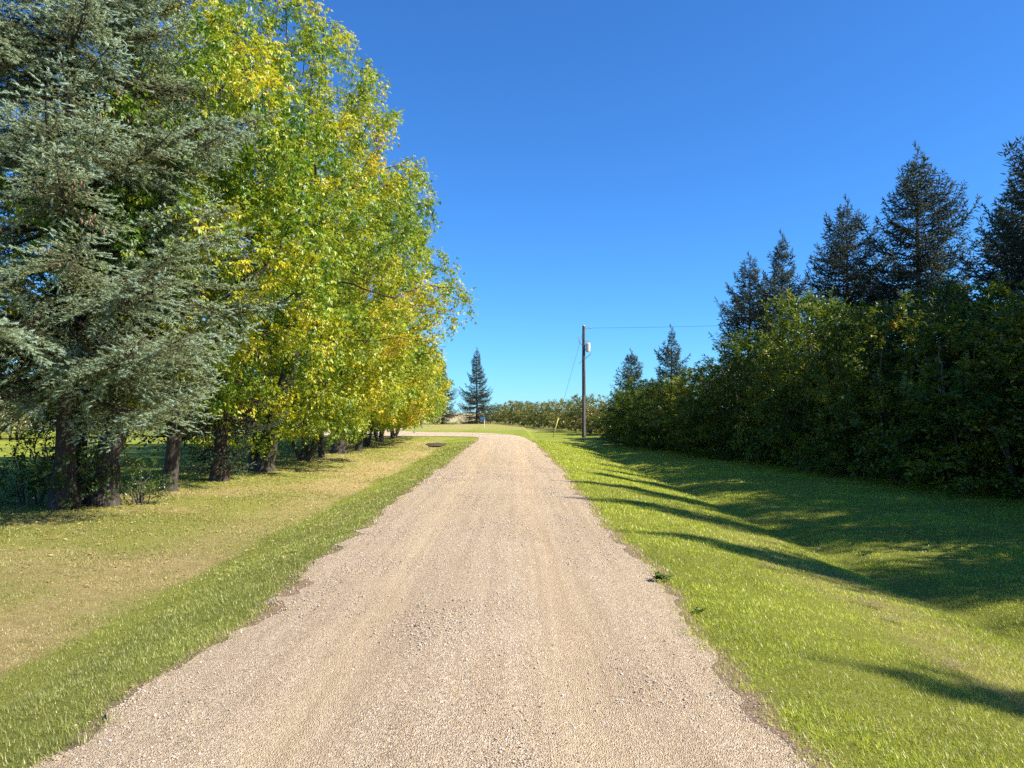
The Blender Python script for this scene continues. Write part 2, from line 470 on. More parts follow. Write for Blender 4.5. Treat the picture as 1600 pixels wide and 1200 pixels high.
def road_material():
    m, nt, out = new_mat('gravel')
    geo = N(nt, 'ShaderNodeNewGeometry')
    pos = geo.outputs['Position']
    def noise(scale, detail=4, rough=0.6, vec=None):
        n = N(nt, 'ShaderNodeTexNoise', i_Scale=scale, i_Detail=float(detail), i_Roughness=rough)
        nt.links.new(vec or pos, n.inputs['Vector'])
        return n.outputs[0]
    mp = N(nt, 'ShaderNodeMapping')
    mp.inputs['Scale'].default_value = (1, 0.07, 1)
    nt.links.new(pos, mp.inputs['Vector'])
    streak = noise(2.6, 5, 0.65, mp.outputs[0])
    mp2 = N(nt, 'ShaderNodeMapping')
    mp2.inputs['Scale'].default_value = (1, 0.02, 1)
    nt.links.new(pos, mp2.inputs['Vector'])
    streak2 = noise(11, 3, 0.6, mp2.outputs[0])
    big, mid, fine = noise(0.7, 4), noise(5, 5, 0.7), noise(75, 4, 0.75)
    vo = N(nt, 'ShaderNodeTexVoronoi', i_Scale=85.0, i_Randomness=1.0)
    nt.links.new(pos, vo.inputs['Vector'])
    vd = N(nt, 'ShaderNodeTexVoronoi', i_Scale=85.0, i_Randomness=1.0, feature='DISTANCE_TO_EDGE')
    nt.links.new(pos, vd.inputs['Vector'])
    vo2 = N(nt, 'ShaderNodeTexVoronoi', i_Scale=26.0, i_Randomness=1.0)
    nt.links.new(pos, vo2.inputs['Vector'])
    base = ramp(nt, [(0.3, (0.53, 0.405, 0.26)), (0.5, (0.64, 0.505, 0.335)), (0.7, (0.72, 0.595, 0.415))])
    nt.links.new(math_n(nt, 'ADD', math_n(nt, 'MULTIPLY', streak, 0.5), math_n(nt, 'ADD', math_n(nt, 'MULTIPLY', big, 0.2), math_n(nt, 'MULTIPLY', mid, 0.3))), base.inputs[0])
    # two packed wheel tracks: paler, fewer loose stones; greyer loose stone between and outside
    sx = N(nt, 'ShaderNodeSeparateXYZ')
    nt.links.new(pos, sx.inputs[0])
    dxn = math_n(nt, 'ADD', math_n(nt, 'ABSOLUTE', math_n(nt, 'ADD', math_n(nt, 'ADD', sx.outputs[0], 0.34), math_n(nt, 'MULTIPLY', math_n(nt, 'SUBTRACT', big, 0.5), 0.5))), -0.74)
    track = math_n(nt, 'SUBTRACT', 1.0, math_n(nt, 'MULTIPLY', math_n(nt, 'ABSOLUTE', dxn), 2.6), True)
    sep = N(nt, 'ShaderNodeSeparateColor')
    nt.links.new(vo.outputs['Color'], sep.inputs[0])
    stone = ramp(nt, [(0.0, (0.14, 0.115, 0.095)), (0.12, (0.34, 0.255, 0.165)), (0.5, (0.60, 0.45, 0.28)), (0.85, (0.75, 0.60, 0.42)), (1.0, (0.80, 0.74, 0.64))])
    nt.links.new(sep.outputs[0], stone.inputs[0])
    sf = math_n(nt, 'MULTIPLY', math_n(nt, 'ADD', math_n(nt, 'SUBTRACT', mid, 0.5), math_n(nt, 'ADD', math_n(nt, 'SUBTRACT', streak, 0.45), 0.32)), 1.1, True)
    sf = math_n(nt, 'MULTIPLY', sf, math_n(nt, 'SUBTRACT', 1.15, math_n(nt, 'MULTIPLY', track, 0.75)), True)
    bcol = mixrgb(nt, math_n(nt, 'MULTIPLY', track, 0.7), mixrgb(nt, 0.8, base.outputs[0], (0.93, 0.93, 0.95), 'MULTIPLY'), mixrgb(nt, 1.0, base.outputs[0], (1.08, 1.05, 1.0), 'MULTIPLY'))
    c = mixrgb(nt, sf, bcol, stone.outputs[0])
    gap_shade = ramp(nt, [(0.32, (0.32, 0.27, 0.23)), (0.41, (1, 1, 1))])  # shaded gaps between stones, painted as dark specks
    nt.links.new(fine, gap_shade.inputs[0])
    c = mixrgb(nt, 0.75, c, gap_shade.outputs[0], 'MULTIPLY')
    st2 = ramp(nt, [(0.35, (0.86, 0.83, 0.80)), (0.6, (1.0, 1.0, 0.985))])
    nt.links.new(streak2, st2.inputs[0])
    c = mixrgb(nt, 0.8, c, st2.outputs[0], 'MULTIPLY')
    p = N(nt, 'ShaderNodeBsdfPrincipled', i_Roughness=0.95)
    p.inputs['Specular IOR Level'].default_value = 0.12
    nt.links.new(c, p.inputs['Base Color'])
    b = N(nt, 'ShaderNodeBump', i_Strength=1.0, i_Distance=0.016)
    h = math_n(nt, 'ADD', math_n(nt, 'MULTIPLY', vd.outputs[0], 1.6), math_n(nt, 'ADD', math_n(nt, 'MULTIPLY', fine, 0.7), math_n(nt, 'MULTIPLY', mid, 0.6)))
    nt.links.new(h, b.inputs['Height'])
    nt.links.new(b.outputs[0], p.inputs['Normal'])
    nt.links.new(p.outputs[0], out.inputs[0])
    return m

M_ROAD = road_material()
road = link('gravel_road', mesh_np('gravel_road', VR, FR, M_ROAD, True))
tag(road, 'tan gravel road running ahead and bending left to the yard', kind='structure')

# loose pebbles on the near part of the road
def pebbles():
    rng = np.random.default_rng(5)
    n = 130000
    y = 2.4 + (22.0 - 2.4) * rng.random(n) ** 2.0
    u = rng.uniform(-1.0, 1.0, n)
    spill = rng.random(n) < 0.07
    u = np.where(spill, np.sign(u) * (0.95 + np.abs(rng.normal(0, 0.07, n))), u)
    l, r = edge_l(y), edge_r(y)
    x = l + (r - l) * (u + 1) / 2
    w = 0.25 + 0.75 * smooth(0.42, 0.72, vnoise(x, y * 0.25, 0.28, 51)) 
    w *= 0.45 + 0.55 * smooth(0.35, 0.7, vnoise(x, y, 0.9, 52))
    w *= 1 - 0.55 * np.exp(-((np.abs(u) - 0.42) / 0.13) ** 2)
    keep = rng.random(n) < w
    x, y, u = x[keep], y[keep], u[keep]
    n = len(x)
    size = np.clip(0.0042 * np.exp(0.38 * rng.standard_normal(n)), 0.0025, 0.011) * (1 + 0.05 * np.maximum(y - 4, 0))
    z = np.where(np.abs(u) < 1, road_z(np.clip(u, -1, 1)), zfun(x, y) + 0.004)
    base = np.array([[1, 0, 0], [-1, 0, 0], [0, 1, 0], [0, -1, 0], [0, 0, 1], [0, 0, -1]], dtype=float)
    tri = np.array([[0, 2, 4], [2, 1, 4], [1, 3, 4], [3, 0, 4], [2, 0, 5], [1, 2, 5], [3, 1, 5], [0, 3, 5]])
    a = rng.uniform(0, 6.283, n)
    jit = base[None] * rng.uniform(0.65, 1.35, (n, 6, 1)) + rng.normal(0, 0.18, (n, 6, 3))
    jit[:, :, 2] *= 0.7
    ca, sa = np.cos(a)[:, None], np.sin(a)[:, None]
    X = jit[..., 0] * ca - jit[..., 1] * sa
    Y = jit[..., 0] * sa + jit[..., 1] * ca
    V = np.stack([X, Y, jit[..., 2]], 2) * size[:, None, None]
    V += np.stack([x, y, z + size * 0.2], 1)[:, None, :]
    F = tri[None] + (np.arange(n) * 6)[:, None, None]
    c = rng.random(n)
    pal = np.array([[0.16, 0.14, 0.13], [0.36, 0.30, 0.25], [0.50, 0.38, 0.27], [0.56, 0.44, 0.32], [0.62, 0.52, 0.42], [0.50, 0.46, 0.42], [0.75, 0.72, 0.68]])
    ci = rng.choice(7, n, p=[0.10, 0.19, 0.27, 0.22, 0.09, 0.12, 0.01])
    col = pal[ci] * rng.uniform(0.85, 1.12, (n, 1))
    return V.reshape(-1, 3), F.reshape(-1, 3), np.repeat(col, 6, 0)

def vcol_mat(name, rough=0.9, transl=0.0):
    m, nt, out = new_mat(name)
    at = N(nt, 'ShaderNodeAttribute', attribute_name='tint')
    if transl:
        d = N(nt, 'ShaderNodeBsdfDiffuse')
        t = N(nt, 'ShaderNodeBsdfTranslucent')
        g = N(nt, 'ShaderNodeBsdfGlossy', i_Roughness=0.4)
        nt.links.new(at.outputs['Color'], d.inputs['Color'])
        nt.links.new(at.outputs['Color'], t.inputs['Color'])
        m1 = N(nt, 'ShaderNodeMixShader'); m1.inputs[0].default_value = transl
        m2 = N(nt, 'ShaderNodeMixShader'); m2.inputs[0].default_value = 0.04
        nt.links.new(d.outputs[0], m1.inputs[1]); nt.links.new(t.outputs[0], m1.inputs[2])
        nt.links.new(m1.outputs[0], m2.inputs[1]); nt.links.new(g.outputs[0], m2.inputs[2])
        nt.links.new(m2.outputs[0], out.inputs[0])
    else:
        p = N(nt, 'ShaderNodeBsdfPrincipled', i_Roughness=rough)
        p.inputs['Specular IOR Level'].default_value = 0.2
        nt.links.new(at.outputs['Color'], p.inputs['Base Color'])
        nt.links.new(p.outputs[0], out.inputs[0])
    return m

M_PEB = vcol_mat('pebble stone')
M_BLADE = vcol_mat('grass blade', transl=0.42)
pv, pf, pc = pebbles()
tag(link('gravel', mesh_np('gravel', pv, pf, M_PEB, False, None, {'tint': pc})), 'loose pebbles scattered over the gravel road', kind='stuff')

# ------------------------------------------------------------------ grass blades
def grass_blades():
    rng = np.random.default_rng(8)
    P = []
    bands = [(2.3, 4, 11500), (4, 6, 8500), (6, 8, 5000), (8, 11, 3200), (11, 15, 1900), (15, 20, 1050), (20, 28, 560), (28, 44, 200)]
    for y0, y1, dens in bands:
        xm = 0.72 * y1 + 1.2
        x0, x1 = max(-xm, -16), min(xm, 14)
        n = int((x1 - x0) * (y1 - y0) * dens)
        x, y = rng.uniform(x0, x1, n), rng.uniform(y0, y1, n)
        ok = np.abs(x) < 0.72 * y + 1.2
        dr, dl = x - edge_r(y), edge_l(y) - x
        d = np.maximum(dr, dl)
        # ragged fringe where grass gives way to dirt and gravel
        fr = 0.32 * (vnoise(x, y, 0.45, 61) ** 2) + 0.03
        pr = smooth(-0.04 - 0.16 * vnoise(x, y, 0.21, 67), fr * 0.8, d)
        ok &= rng.random(n) < pr
        # thin patches
        ok &= rng.random(n) < 0.30 + 0.70 * smooth(0.25, 0.6, 0.5 * vnoise(x, y, 0.55, 62) + 0.5 * vnoise(x, y, 0.11, 70))
        x, y, d = x[ok], y[ok], d[ok]
        P.append(np.stack([x, y, d], 1))
    P = np.concatenate(P)
    n = len(P)
    x, y, d = P.T
    st = straw_amt(x, y)
    pstraw = np.clip(0.05 + 0.72 * st + 0.42 * (vnoise(x, y, 0.8, 63) - 0.5) + 0.22 * (1 - smooth(0, 0.35, d)), 0.02, 0.95)
    is_s = rng.random(n) < pstraw
    shade = rng.random((n, 1))
    right = (x > 0)
    g1 = np.array([0.17, 0.235, 0.012]); g2 = np.array([0.62, 0.66, 0.06])
    l1 = np.array([0.13, 0.165, 0.022]); l2 = np.array([0.41, 0.42, 0.10])
    green = np.where(right[:, None], g1 + (g2 - g1) * shade, l1 + (l2 - l1) * shade)
    s1 = np.array([0.32, 0.23, 0.085]); s2 = np.array([0.80, 0.65, 0.34])
    strawc = s1 + (s2 - s1) * shade ** 0.8
    patch = (0.55 + 0.45 * vnoise(x, y, 1.1, 64) + 0.45 * vnoise(x, y, 0.13, 68) + 0.25 * vnoise(x, y, 0.06, 69))[:, None]
    col = np.where(is_s[:, None], strawc * (0.7 + 0.3 * patch), green * patch)
    ln = (0.015 + 0.018 * rng.random(n)) * (1 + y / 30) * (0.75 + 0.6 * vnoise(x, y, 0.4, 65))
    ln = np.where(right, ln * 1.12, ln)
    ln = np.where(is_s, ln * 0.8, ln)
    # taller lush tufts on the road edge, shorter over straw
    ln *= 1 + 0.45 * np.exp(-((d - 0.12) / 0.15) ** 2) * vnoise(x, y, 0.3, 66)
    wd = 0.0038 * np.maximum(1, y / 5.5) * rng.uniform(0.8, 1.3, n)
    az = rng.uniform(0, 6.2832, n)
    lean = np.where(is_s, rng.uniform(0.6, 1.4, n), rng.uniform(0.25, 1.2, n))
    dirv = np.stack([np.cos(az) * np.sin(lean), np.sin(az) * np.sin(lean), np.cos(lean)], 1)
    side = np.stack([-np.sin(az), np.cos(az), np.zeros(n)], 1)
    b = np.stack([x, y, zfun(x, y) - 0.004], 1)
    inroad = d < 0.0
    b[inroad, 2] += 0.02
    V = np.empty((n, 3, 3))
    V[:, 0] = b - side * wd[:, None] / 2
    V[:, 1] = b + side * wd[:, None] / 2
    V[:, 2] = b + dirv * ln[:, None]
    F = np.arange(n * 3).reshape(n, 3)
    return V.reshape(-1, 3), F, np.repeat(col, 3, 0)

gv, gf, gc = grass_blades()
tag(link('grass', mesh_np('grass', gv, gf, M_BLADE, False, None, {'tint': gc})), 'short mown grass on the road verges and lawn', kind='stuff')
print('grass tris', len(gf), 'pebble tris', len(pf))

# fallen leaves under the trees on the left
def fallen():
    rng = np.random.default_rng(17)
    n = 6500
    y = rng.uniform(9, 48, n)
    x = np.where(rng.random(n) < 0.86, -8.3 + rng.normal(0, 2.6, n), rng.uniform(-4, 9, n))
    ok = (x < edge_l(y) + 0.15) | (x > edge_r(y) - 0.1)
    x, y = x[ok], y[ok]
    n = len(x)
    s = rng.uniform(0.018, 0.034, n) * (1 + y / 40)
    a = rng.uniform(0, 6.283, n)
    ax = np.stack([np.cos(a), np.sin(a), rng.uniform(-.4, .4, n)], 1)
    sd = np.stack([-np.sin(a), np.cos(a), rng.uniform(-.5, .5, n)], 1)
    b = np.stack([x, y, zfun(x, y) + 0.03], 1)
    V = np.empty((n, 4, 3))
    V[:, 0] = b - ax * s[:, None]
    V[:, 1] = b + sd * s[:, None] * 0.5
    V[:, 2] = b + ax * s[:, None]
    V[:, 3] = b - sd * s[:, None] * 0.5
    F = np.arange(n * 4).reshape(n, 4)
    pal = np.array([[0.5, 0.42, 0.08], [0.42, 0.3, 0.1], [0.55, 0.5, 0.25], [0.3, 0.17, 0.07]])
    col = pal[rng.choice(4, n)] * rng.uniform(0.8, 1.1, (n, 1))
    return V.reshape(-1, 3), F, np.repeat(col, 4, 0)
fv, ff, fc = fallen()
tag(link('fallen_leaves', mesh_np('fallen_leaves', fv, ff, M_BLADE, False, None, {'tint': fc})), 'yellow fallen leaves lying on the lawn under the trees', kind='stuff')

def litter():
    rng = np.random.default_rng(23)
    n = 60000
    y = 2.6 + 20 * rng.random(n) ** 1.6
    x = rng.uniform(-11, 10, n)
    d = np.maximum(x - edge_r(y), edge_l(y) - x)
    ok = (d > -0.05) & (rng.random(n) < 0.05 + 0.95 * smooth(0.60, 0.8, 0.65 * vnoise(x, y, 0.7, 71) + 0.35 * vnoise(x, y, 0.18, 72)))
    x, y = x[ok], y[ok]; n = len(x)
    a = rng.uniform(0, 6.283, n)
    ln = rng.uniform(0.03, 0.085, n)
    dv = np.stack([np.cos(a), np.sin(a), rng.normal(0.05, .2, n)], 1) * ln[:, None]
    sd = np.stack([-np.sin(a), np.cos(a), np.zeros(n)], 1) * (0.0016 * np.maximum(1, y / 5.5))[:, None]
    b = np.stack([x, y, zfun(x, y) + rng.uniform(0.008, 0.03, n)], 1)
    V = np.stack([b - sd, b + sd, b + dv], 1).reshape(-1, 3)
    pal = np.array([[0.42, 0.34, 0.19], [0.55, 0.46, 0.28], [0.25, 0.19, 0.10], [0.34, 0.24, 0.14]])
    return V, np.arange(3 * n).reshape(n, 3), np.repeat(pal[rng.choice(4, n)], 3, 0)
lv, lf, lc = litter()
tag(link('dry_grass_litter', mesh_np('dry grass litter', lv, lf, M_BLADE, False, None, {'tint': lc})), 'dry cut grass strands lying in patches on the verges', kind='stuff')

# ------------------------------------------------------------------ broadleaf tree growing (space colonisation)
def colonise(rng, att, seeds, D, di, dk, iters=140, up=0.06, jit=0.22, maxn=9000):
    pos = np.zeros((maxn, 3)); par = np.full(maxn, -1); nchild = np.zeros(maxn, int)
    n = 0
    for line in seeds:                                  # each seed: polyline from the ground
        pts = [np.array(line[0], float)]
        for p in line[1:]:
            p = np.array(p, float)
            seg = p - pts[-1]
            k = max(1, int(round(np.linalg.norm(seg) / D)))
            st = pts[-1].copy()
            for i in range(1, k + 1):
                pts.append(st + seg * i / k + rng.normal(0, D * 0.07, 3) * (i < k))
        for i, p in enumerate(pts):
            pos[n] = p
            par[n] = n - 1 if i else -1
            if i: nchild[n - 1] += 1
            n += 1
    A = att.copy()
    nd = np.full(len(A), 1e9); ni = np.zeros(len(A), int)
    def upd(a, b):
        nonlocal nd, ni
        dm = np.linalg.norm(A[:, None, :] - pos[None, a:b, :], axis=2)
        k = dm.argmin(1); m = dm[np.arange(len(A)), k]
        better = m < nd
        nd = np.where(better, m, nd); ni = np.where(better, a + k, ni)
    upd(0, n)
    for it in range(iters):
        keep = nd > dk
        A, nd, ni = A[keep], nd[keep], ni[keep]
        if len(A) == 0: break
        inf = nd < di
        if not inf.any(): break
        idx = ni[inf]
        dv = unit(A[inf] - pos[idx])
        u, inv = np.unique(idx, return_inverse=True)
        s = np.zeros((len(u), 3))
        np.add.at(s, inv, dv)
        s = unit(unit(s) + rng.normal(0, jit, s.shape) + np.array([0, 0, up]))
        okc = nchild[u] < 3
        bad = u[~okc]
        if len(bad):
            kk = ~np.isin(ni, bad)
            A, nd, ni = A[kk], nd[kk], ni[kk]
        u, s = u[okc], s[okc]
        if len(u) == 0: continue
        m = min(len(u), maxn - n)
        if m <= 0: break
        pos[n:n + m] = pos[u[:m]] + s[:m] * D
        par[n:n + m] = u[:m]
        nchild[u[:m]] += 1
        a = n; n += m
        if len(A): upd(a, n)
    return pos[:n], par[:n], nchild[:n]

def branch_mesh(name, pos, par, trunk_r, tip_r, mat, flare=0.5, zb=0.0, minr=0.0):
    n = len(pos)
    tips = np.zeros(n)
    haschild = np.zeros(n, bool)
    haschild[par[par >= 0]] = True
    tips[~haschild] = 1
    main = np.full(n, -1)
    for i in range(n - 1, -1, -1):
        p = par[i]
        if p >= 0: tips[p] += tips[i]
    best = np.zeros(n)
    for i in range(n):
        p = par[i]
        if p >= 0 and tips[i] > best[p]:
            best[p] = tips[i]; main[p] = i
    root = tips[par < 0].max()
    e = math.log(max(root, 2)) / math.log(trunk_r / tip_r)
    rad = tip_r * tips ** (1 / e)
    rad *= 1 + flare * np.exp(-np.maximum(pos[:, 2] - zb, 0) / 0.22)
    fx = np.zeros((n, 3)); fy = np.zeros((n, 3))
    for i in range(n):
        p = par[i]
        c = main[i]
        d = (pos[i] - pos[p]) if p >= 0 else (pos[c] - pos[i] if c >= 0 else np.array([0, 0, 1.0]))
        d = d / (np.linalg.norm(d) + 1e-9)
        ref = fx[p] if p >= 0 else np.array([1.0, 0, 0])
        x = ref - d * ref.dot(d)
        ln = np.linalg.norm(x)
        if ln < 1e-4:
            x = np.cross(d, [0, 1.0, 0]); ln = np.linalg.norm(x) + 1e-9
        x = x / ln
        fx[i] = x
        fy[i] = np.cross(d, x)
    VV, FF = [], []
    off = 0
    seg = np.arange(n)[par >= 0]
    for lo, hi, k in ((0.035, 9, 9), (0.012, 0.035, 5), (minr, 0.012, 3)):
        s = seg[(rad[seg] >= lo) & (rad[seg] < hi)]
        if len(s) == 0: continue
        p = par[s]
        a = np.arange(k) * 2 * np.pi / k
        ca, sa = np.cos(a)[None, :, None], np.sin(a)[None, :, None]
        wob = 1.0
        ismain = main[p] == s
        rp = np.where(ismain, rad[p], np.minimum(rad[p], rad[s] * 1.25))
        ring0 = pos[p][:, None] + (fx[p][:, None] * ca + fy[p][:, None] * sa) * rp[:, None, None]
        ring1 = pos[s][:, None] + (fx[s][:, None] * ca + fy[s][:, None] * sa) * rad[s][:, None, None]
        m = len(s)
        VV.append(np.concatenate([ring0, ring1], 1).reshape(-1, 3))
        b = off + (np.arange(m) * 2 * k)[:, None]
        i0 = np.arange(k)[None]; i1 = (np.arange(k) + 1)[None] % k
        FF.append(np.stack([b + i0, b + i1, b + k + i1, b + k + i0], 2).reshape(-1, 4))
        off += m * 2 * k
    return mesh_np(name, np.concatenate(VV), np.concatenate(FF), mat, True), rad

def leaf_quads(P, A, Nn, L, W, fold=0.25):
    """leaves with a midrib: base P, axis A, normal Nn -> verts (n,4,3), tris."""
    n = len(P)
    S = unit(np.cross(A, Nn))
    mid = P + A * (L * 0.45)[:, None]
    V = np.empty((n, 4, 3))
    V[:, 0] = P
    V[:, 1] = mid + S * (W / 2)[:, None] + Nn * (W * fold)[:, None]
    V[:, 2] = P + A * L[:, None] - Nn * (L * 0.10)[:, None]
    V[:, 3] = mid - S * (W / 2)[:, None] + Nn * (W * fold)[:, None]
    b = (np.arange(n) * 4)[:, None]
    F = np.concatenate([b + np.array([[0, 1, 2]]), b + np.array([[0, 2, 3]])], 1).reshape(-1, 3)
    return V.reshape(-1, 3), F

def maple_leaves(rng, pos, par, rad, thin, twigs=2.6, per=5, L=0.095, W=0.05, spread=0.42, droop=0.7, leaflets=5):
    s = np.arange(len(pos))[(rad < thin) & (par >= 0)]
    cnt = rng.poisson(twigs, len(s))
    s = np.repeat(s, cnt)
    base = pos[s] + (pos[par[s]] - pos[s]) * rng.random((len(s), 1))
    nd = unit(pos[s] - pos[par[s]])
    td = unit(nd * 0.5 + rng.normal(0, 0.6, (len(s), 3)) + np.array([0, 0, 0.05]))
    tl = rng.uniform(0.45, 1.0, len(s)) * spread
    crnd = rng.random(len(s))
    k = per
    t = (np.arange(k) + 0.6) / k
    P = (base[:, None] + td[:, None] * (tl[:, None] * t[None])[..., None] - np.array([0, 0, 1.0]) * ((t ** 2)[None] * tl[:, None] * 0.25)[..., None]).reshape(-1, 3)
    m = len(P)
    tdr = np.repeat(td, k, 0)
    sd = unit(np.cross(tdr, rng.normal(0, 1, (m, 3))))
    ax = unit(sd * 0.8 + tdr * 0.35 + np.array([0, 0, -droop]) + rng.normal(0, 0.2, (m, 3)))   # petiole and rachis
    cr = np.repeat(crnd, k) * 0.65 + rng.random(m) * 0.35
    pet = rng.uniform(0.03, 0.07, m)
    nrm = unit(np.cross(ax, np.cross(np.array([0, 0, 1.0]) + rng.normal(0, 0.35, (m, 3)), ax)))
    S = unit(np.cross(ax, nrm))
    Ps, As, Ns, Rs, Ls = [], [], [], [], []
    rach = rng.uniform(0.05, 0.09, m)
    spec = [(1.0, 0.0), (0.75, 1), (0.75, -1), (0.25, 1), (0.25, -1)][:leaflets]
    for tt, sg in spec:
        Ps.append(P + ax * (pet + rach * tt)[:, None])
        a = unit(ax * (1.0 if sg == 0 else 0.55) + S * sg * 0.8 + np.array([0, 0, -0.35]) * (1 + 0.3 * rng.standard_normal((m, 1))) + rng.normal(0, 0.15, (m, 3)))
        As.append(a)
        nn = nrm + rng.normal(0, 0.25, (m, 3))
        Ns.append(unit(nn - a * (nn * a).sum(1, keepdims=True)))
        Rs.append(cr)
        Ls.append(L * rng.uniform(0.75, 1.25, m) * (1.1 if sg == 0 else 0.92))
    P, A, Nn, Rr, LL = np.concatenate(Ps), np.concatenate(As), np.concatenate(Ns), np.concatenate(Rs), np.concatenate(Ls)
    V, F = leaf_quads(P, A, Nn, LL, LL * W / L, 0.18)
    return V, F, np.repeat(Rr, 4)

def simple_leaves(rng, pos, par, rad, thin, twigs=3, per=6, L=0.06, W=0.035, spread=0.3):
    s = np.arange(len(pos))[(rad < thin) & (par >= 0)]
    s = np.repeat(s, rng.poisson(twigs, len(s)))
    base = pos[s] + (pos[par[s]] - pos[s]) * rng.random((len(s), 1))
    nd = unit(pos[s] - pos[par[s]])
    td = unit(nd * 0.6 + rng.normal(0, 0.55, (len(s), 3)) + np.array([0, 0, 0.25]))
    tl = rng.uniform(0.4, 1.0, len(s)) * spread
    crnd = rng.random(len(s))
    k = per
    t = (np.arange(k) + 0.6) / k
    P = (base[:, None] + td[:, None] * (tl[:, None] * t[None])[..., None]).reshape(-1, 3)
    m = len(P)
    tdr = np.repeat(td, k, 0)
    ax = unit(unit(np.cross(tdr, rng.normal(0, 1, (m, 3)))) + tdr * 0.6 + rng.normal(0, 0.25, (m, 3)))
    nn = np.array([0, 0, 1.0]) + rng.normal(0, 0.5, (m, 3))
    nn = unit(nn - ax * (nn * ax).sum(1, keepdims=True))
    cr = np.repeat(crnd, k) * 0.6 + rng.random(m) * 0.4
    LL = L * rng.uniform(0.7, 1.3, m)
    V, F = leaf_quads(P, ax, nn, LL, LL * W / L, 0.15)
    return V, F, np.repeat(cr, 4)

def crown_points(rng, n, z0, z1, Rm, cx=0.0, cy=0.0, widest=0.42, lobes=0.25, outer=0.42, top_pow=0.75, low=0.55):
    """points in a lumpy crown: radius profile from z0 to z1, widest at fraction `widest`."""
    out = []
    ph = rng.uniform(0, 6.28, 6)
    while sum(len(o) for o in out) < n:
        m = n * 2
        h = rng.random(m)
        r = np.where(h < widest, low + (1 - low) * np.sin(np.clip(h / widest, 0, 1) * np.pi / 2),
                     np.clip(1 - ((h - widest) / (1 - widest)) ** 2, 0, 1) ** top_pow)
        th = rng.uniform(0, 2 * np.pi, m)
        lump = 1 + lobes * (0.5 * np.sin(2 * th + ph[0] + 3 * h) + 0.45 * np.sin(3 * th + ph[1] - 5 * h) + 0.5 * np.sin(5 * th + ph[2] + 9 * h) + 0.35 * np.sin(14 * h + ph[3] + 2 * th))
        acc = rng.random(m) < (r ** 1.6 + 0.05)
        rr = Rm * r * lump * rng.random(m) ** outer
        p = np.stack([cx + rr * np.cos(th), cy + rr * np.sin(th), z0 + (z1 - z0) * h], 1)
        out.append(p[acc])
    return np.concatenate(out)[:n]

def clump(rng, att, k, f):
    """gather crown points round k centres so the foliage forms masses with hollows between."""
    c = att[rng.choice(len(att), k, replace=False)]
    j = np.linalg.norm(att[:, None] - c[None], axis=2).argmin(1)
    return att + (c[j] - att) * (f * rng.uniform(0.4, 1.0, (len(att), 1)))

def make_tree_meshes(nm, seed, H, Rm, z0, stems, trunk_r, natt=900, D=0.36, di=3.2, dk=0.62, thin=0.02, leaf=None, cx=0, cy=0, widest=0.42, mat=None, lobes=0.25, tip_r=0.0055, low=0.55):
    rng = np.random.default_rng(seed)
    att = crown_points(rng, natt, z0, H, Rm, cx, cy, widest, lobes, low=low)
    att = clump(rng, att, max(20, int(len(att) / 40)), 0.34)
    pos, par, nch = colonise(rng, att, stems, D, di, dk)
    tm, rad = branch_mesh(nm + ' wood', pos, par, trunk_r, tip_r, M_BARK)
    kw = dict(twigs=2.4, per=5)
    kw.update(leaf or {})
    V, F, r_ = maple_leaves(rng, pos, par, rad, thin, **kw)
    cm = mesh_np(nm + ' leaves', V, F, mat or M_MAPLE, False, {'rnd': r_})
    print(nm, 'nodes', len(pos), 'leaf tris', len(F))
    return tm, cm

def place_tree(name, meshes, x, y, rz=0.0, s=1.0, label='', cat='tree', group=None):
    e = empty(name, (x, y, float(zfun(x, y)) - 0.03), rz, label, cat, group)
    e.scale = (s, s, s)
    link('trunk', meshes[0], e)
    c = link('crown', meshes[1], e)
    c['kind'] = 'stuff'
    return e

GR_M = 'broadleaf trees in the row on the left lawn'
# twin-stemmed big maple
T_twin = make_tree_meshes('twin maple', 101, 16.6, 5.9, 1.0,
    [[(-.12, 0, -.1), (-.35, .05, 1.6), (-.7, .1, 3.4), (-.9, .3, 6.0)], [(.16, 0, -.1), (.35, -.05, 1.1), (1.0, -.1, 3.2), (1.3, -.2, 6.5), (1.0, 0, 9)]],
    0.27, natt=4200, dk=.42, leaf=dict(twigs=4.6, leaflets=3, L=.095, W=.045, spread=.5), lobes=0.14, cx=0.4, cy=-0.4, widest=0.36, low=0.5)
T_stout = make_tree_meshes('stout maple', 102, 15.8, 5.0, 1.9,
    [[(0, 0, -.1), (0.05, 0, 1.8), (.5, -.1, 4.0), (1.0, 0, 7.5)]],
    0.33, natt=3300, dk=.42, leaf=dict(twigs=4.3, leaflets=3, L=0.105, W=0.05, spread=.5), cx=-0.1, widest=0.48, lobes=0.12)
T_fork = make_tree_meshes('forked maple', 103, 12.8, 4.4, 2.0,
    [[(0, 0, -.1), (.12, 0, 1.2), (.1, .1, 2.6), (-.2, .2, 4.5), (0, 0, 7.5)], [(.12, 0, 1.2), (.55, -.1, 1.8), (1.2, -.3, 3.2), (1.6, -.4, 5)]],
    0.17, natt=2200, dk=.42, leaf=dict(twigs=4.3, leaflets=3, L=.105, W=.05, spread=.5), widest=0.45, cx=0.4)
T_low = make_tree_meshes('clump maple', 104, 8.6, 4.7, 1.0,
    [[(-.1, 0, -.1), (-.6, .1, 1.2), (-1.2, .2, 2.6)], [(.1, 0, -.1), (.5, -.2, 1.1), (1.3, -.4, 2.6), (1.5, -.5, 4)], [(0, .1, -.1), (.1, .3, 1.4), (.1, .6, 3.4), (0, .5, 5)]],
    0.15, natt=2200, dk=.42, leaf=dict(twigs=4.6, leaflets=3, L=.105, W=.05, spread=.5), widest=0.36, low=0.6)

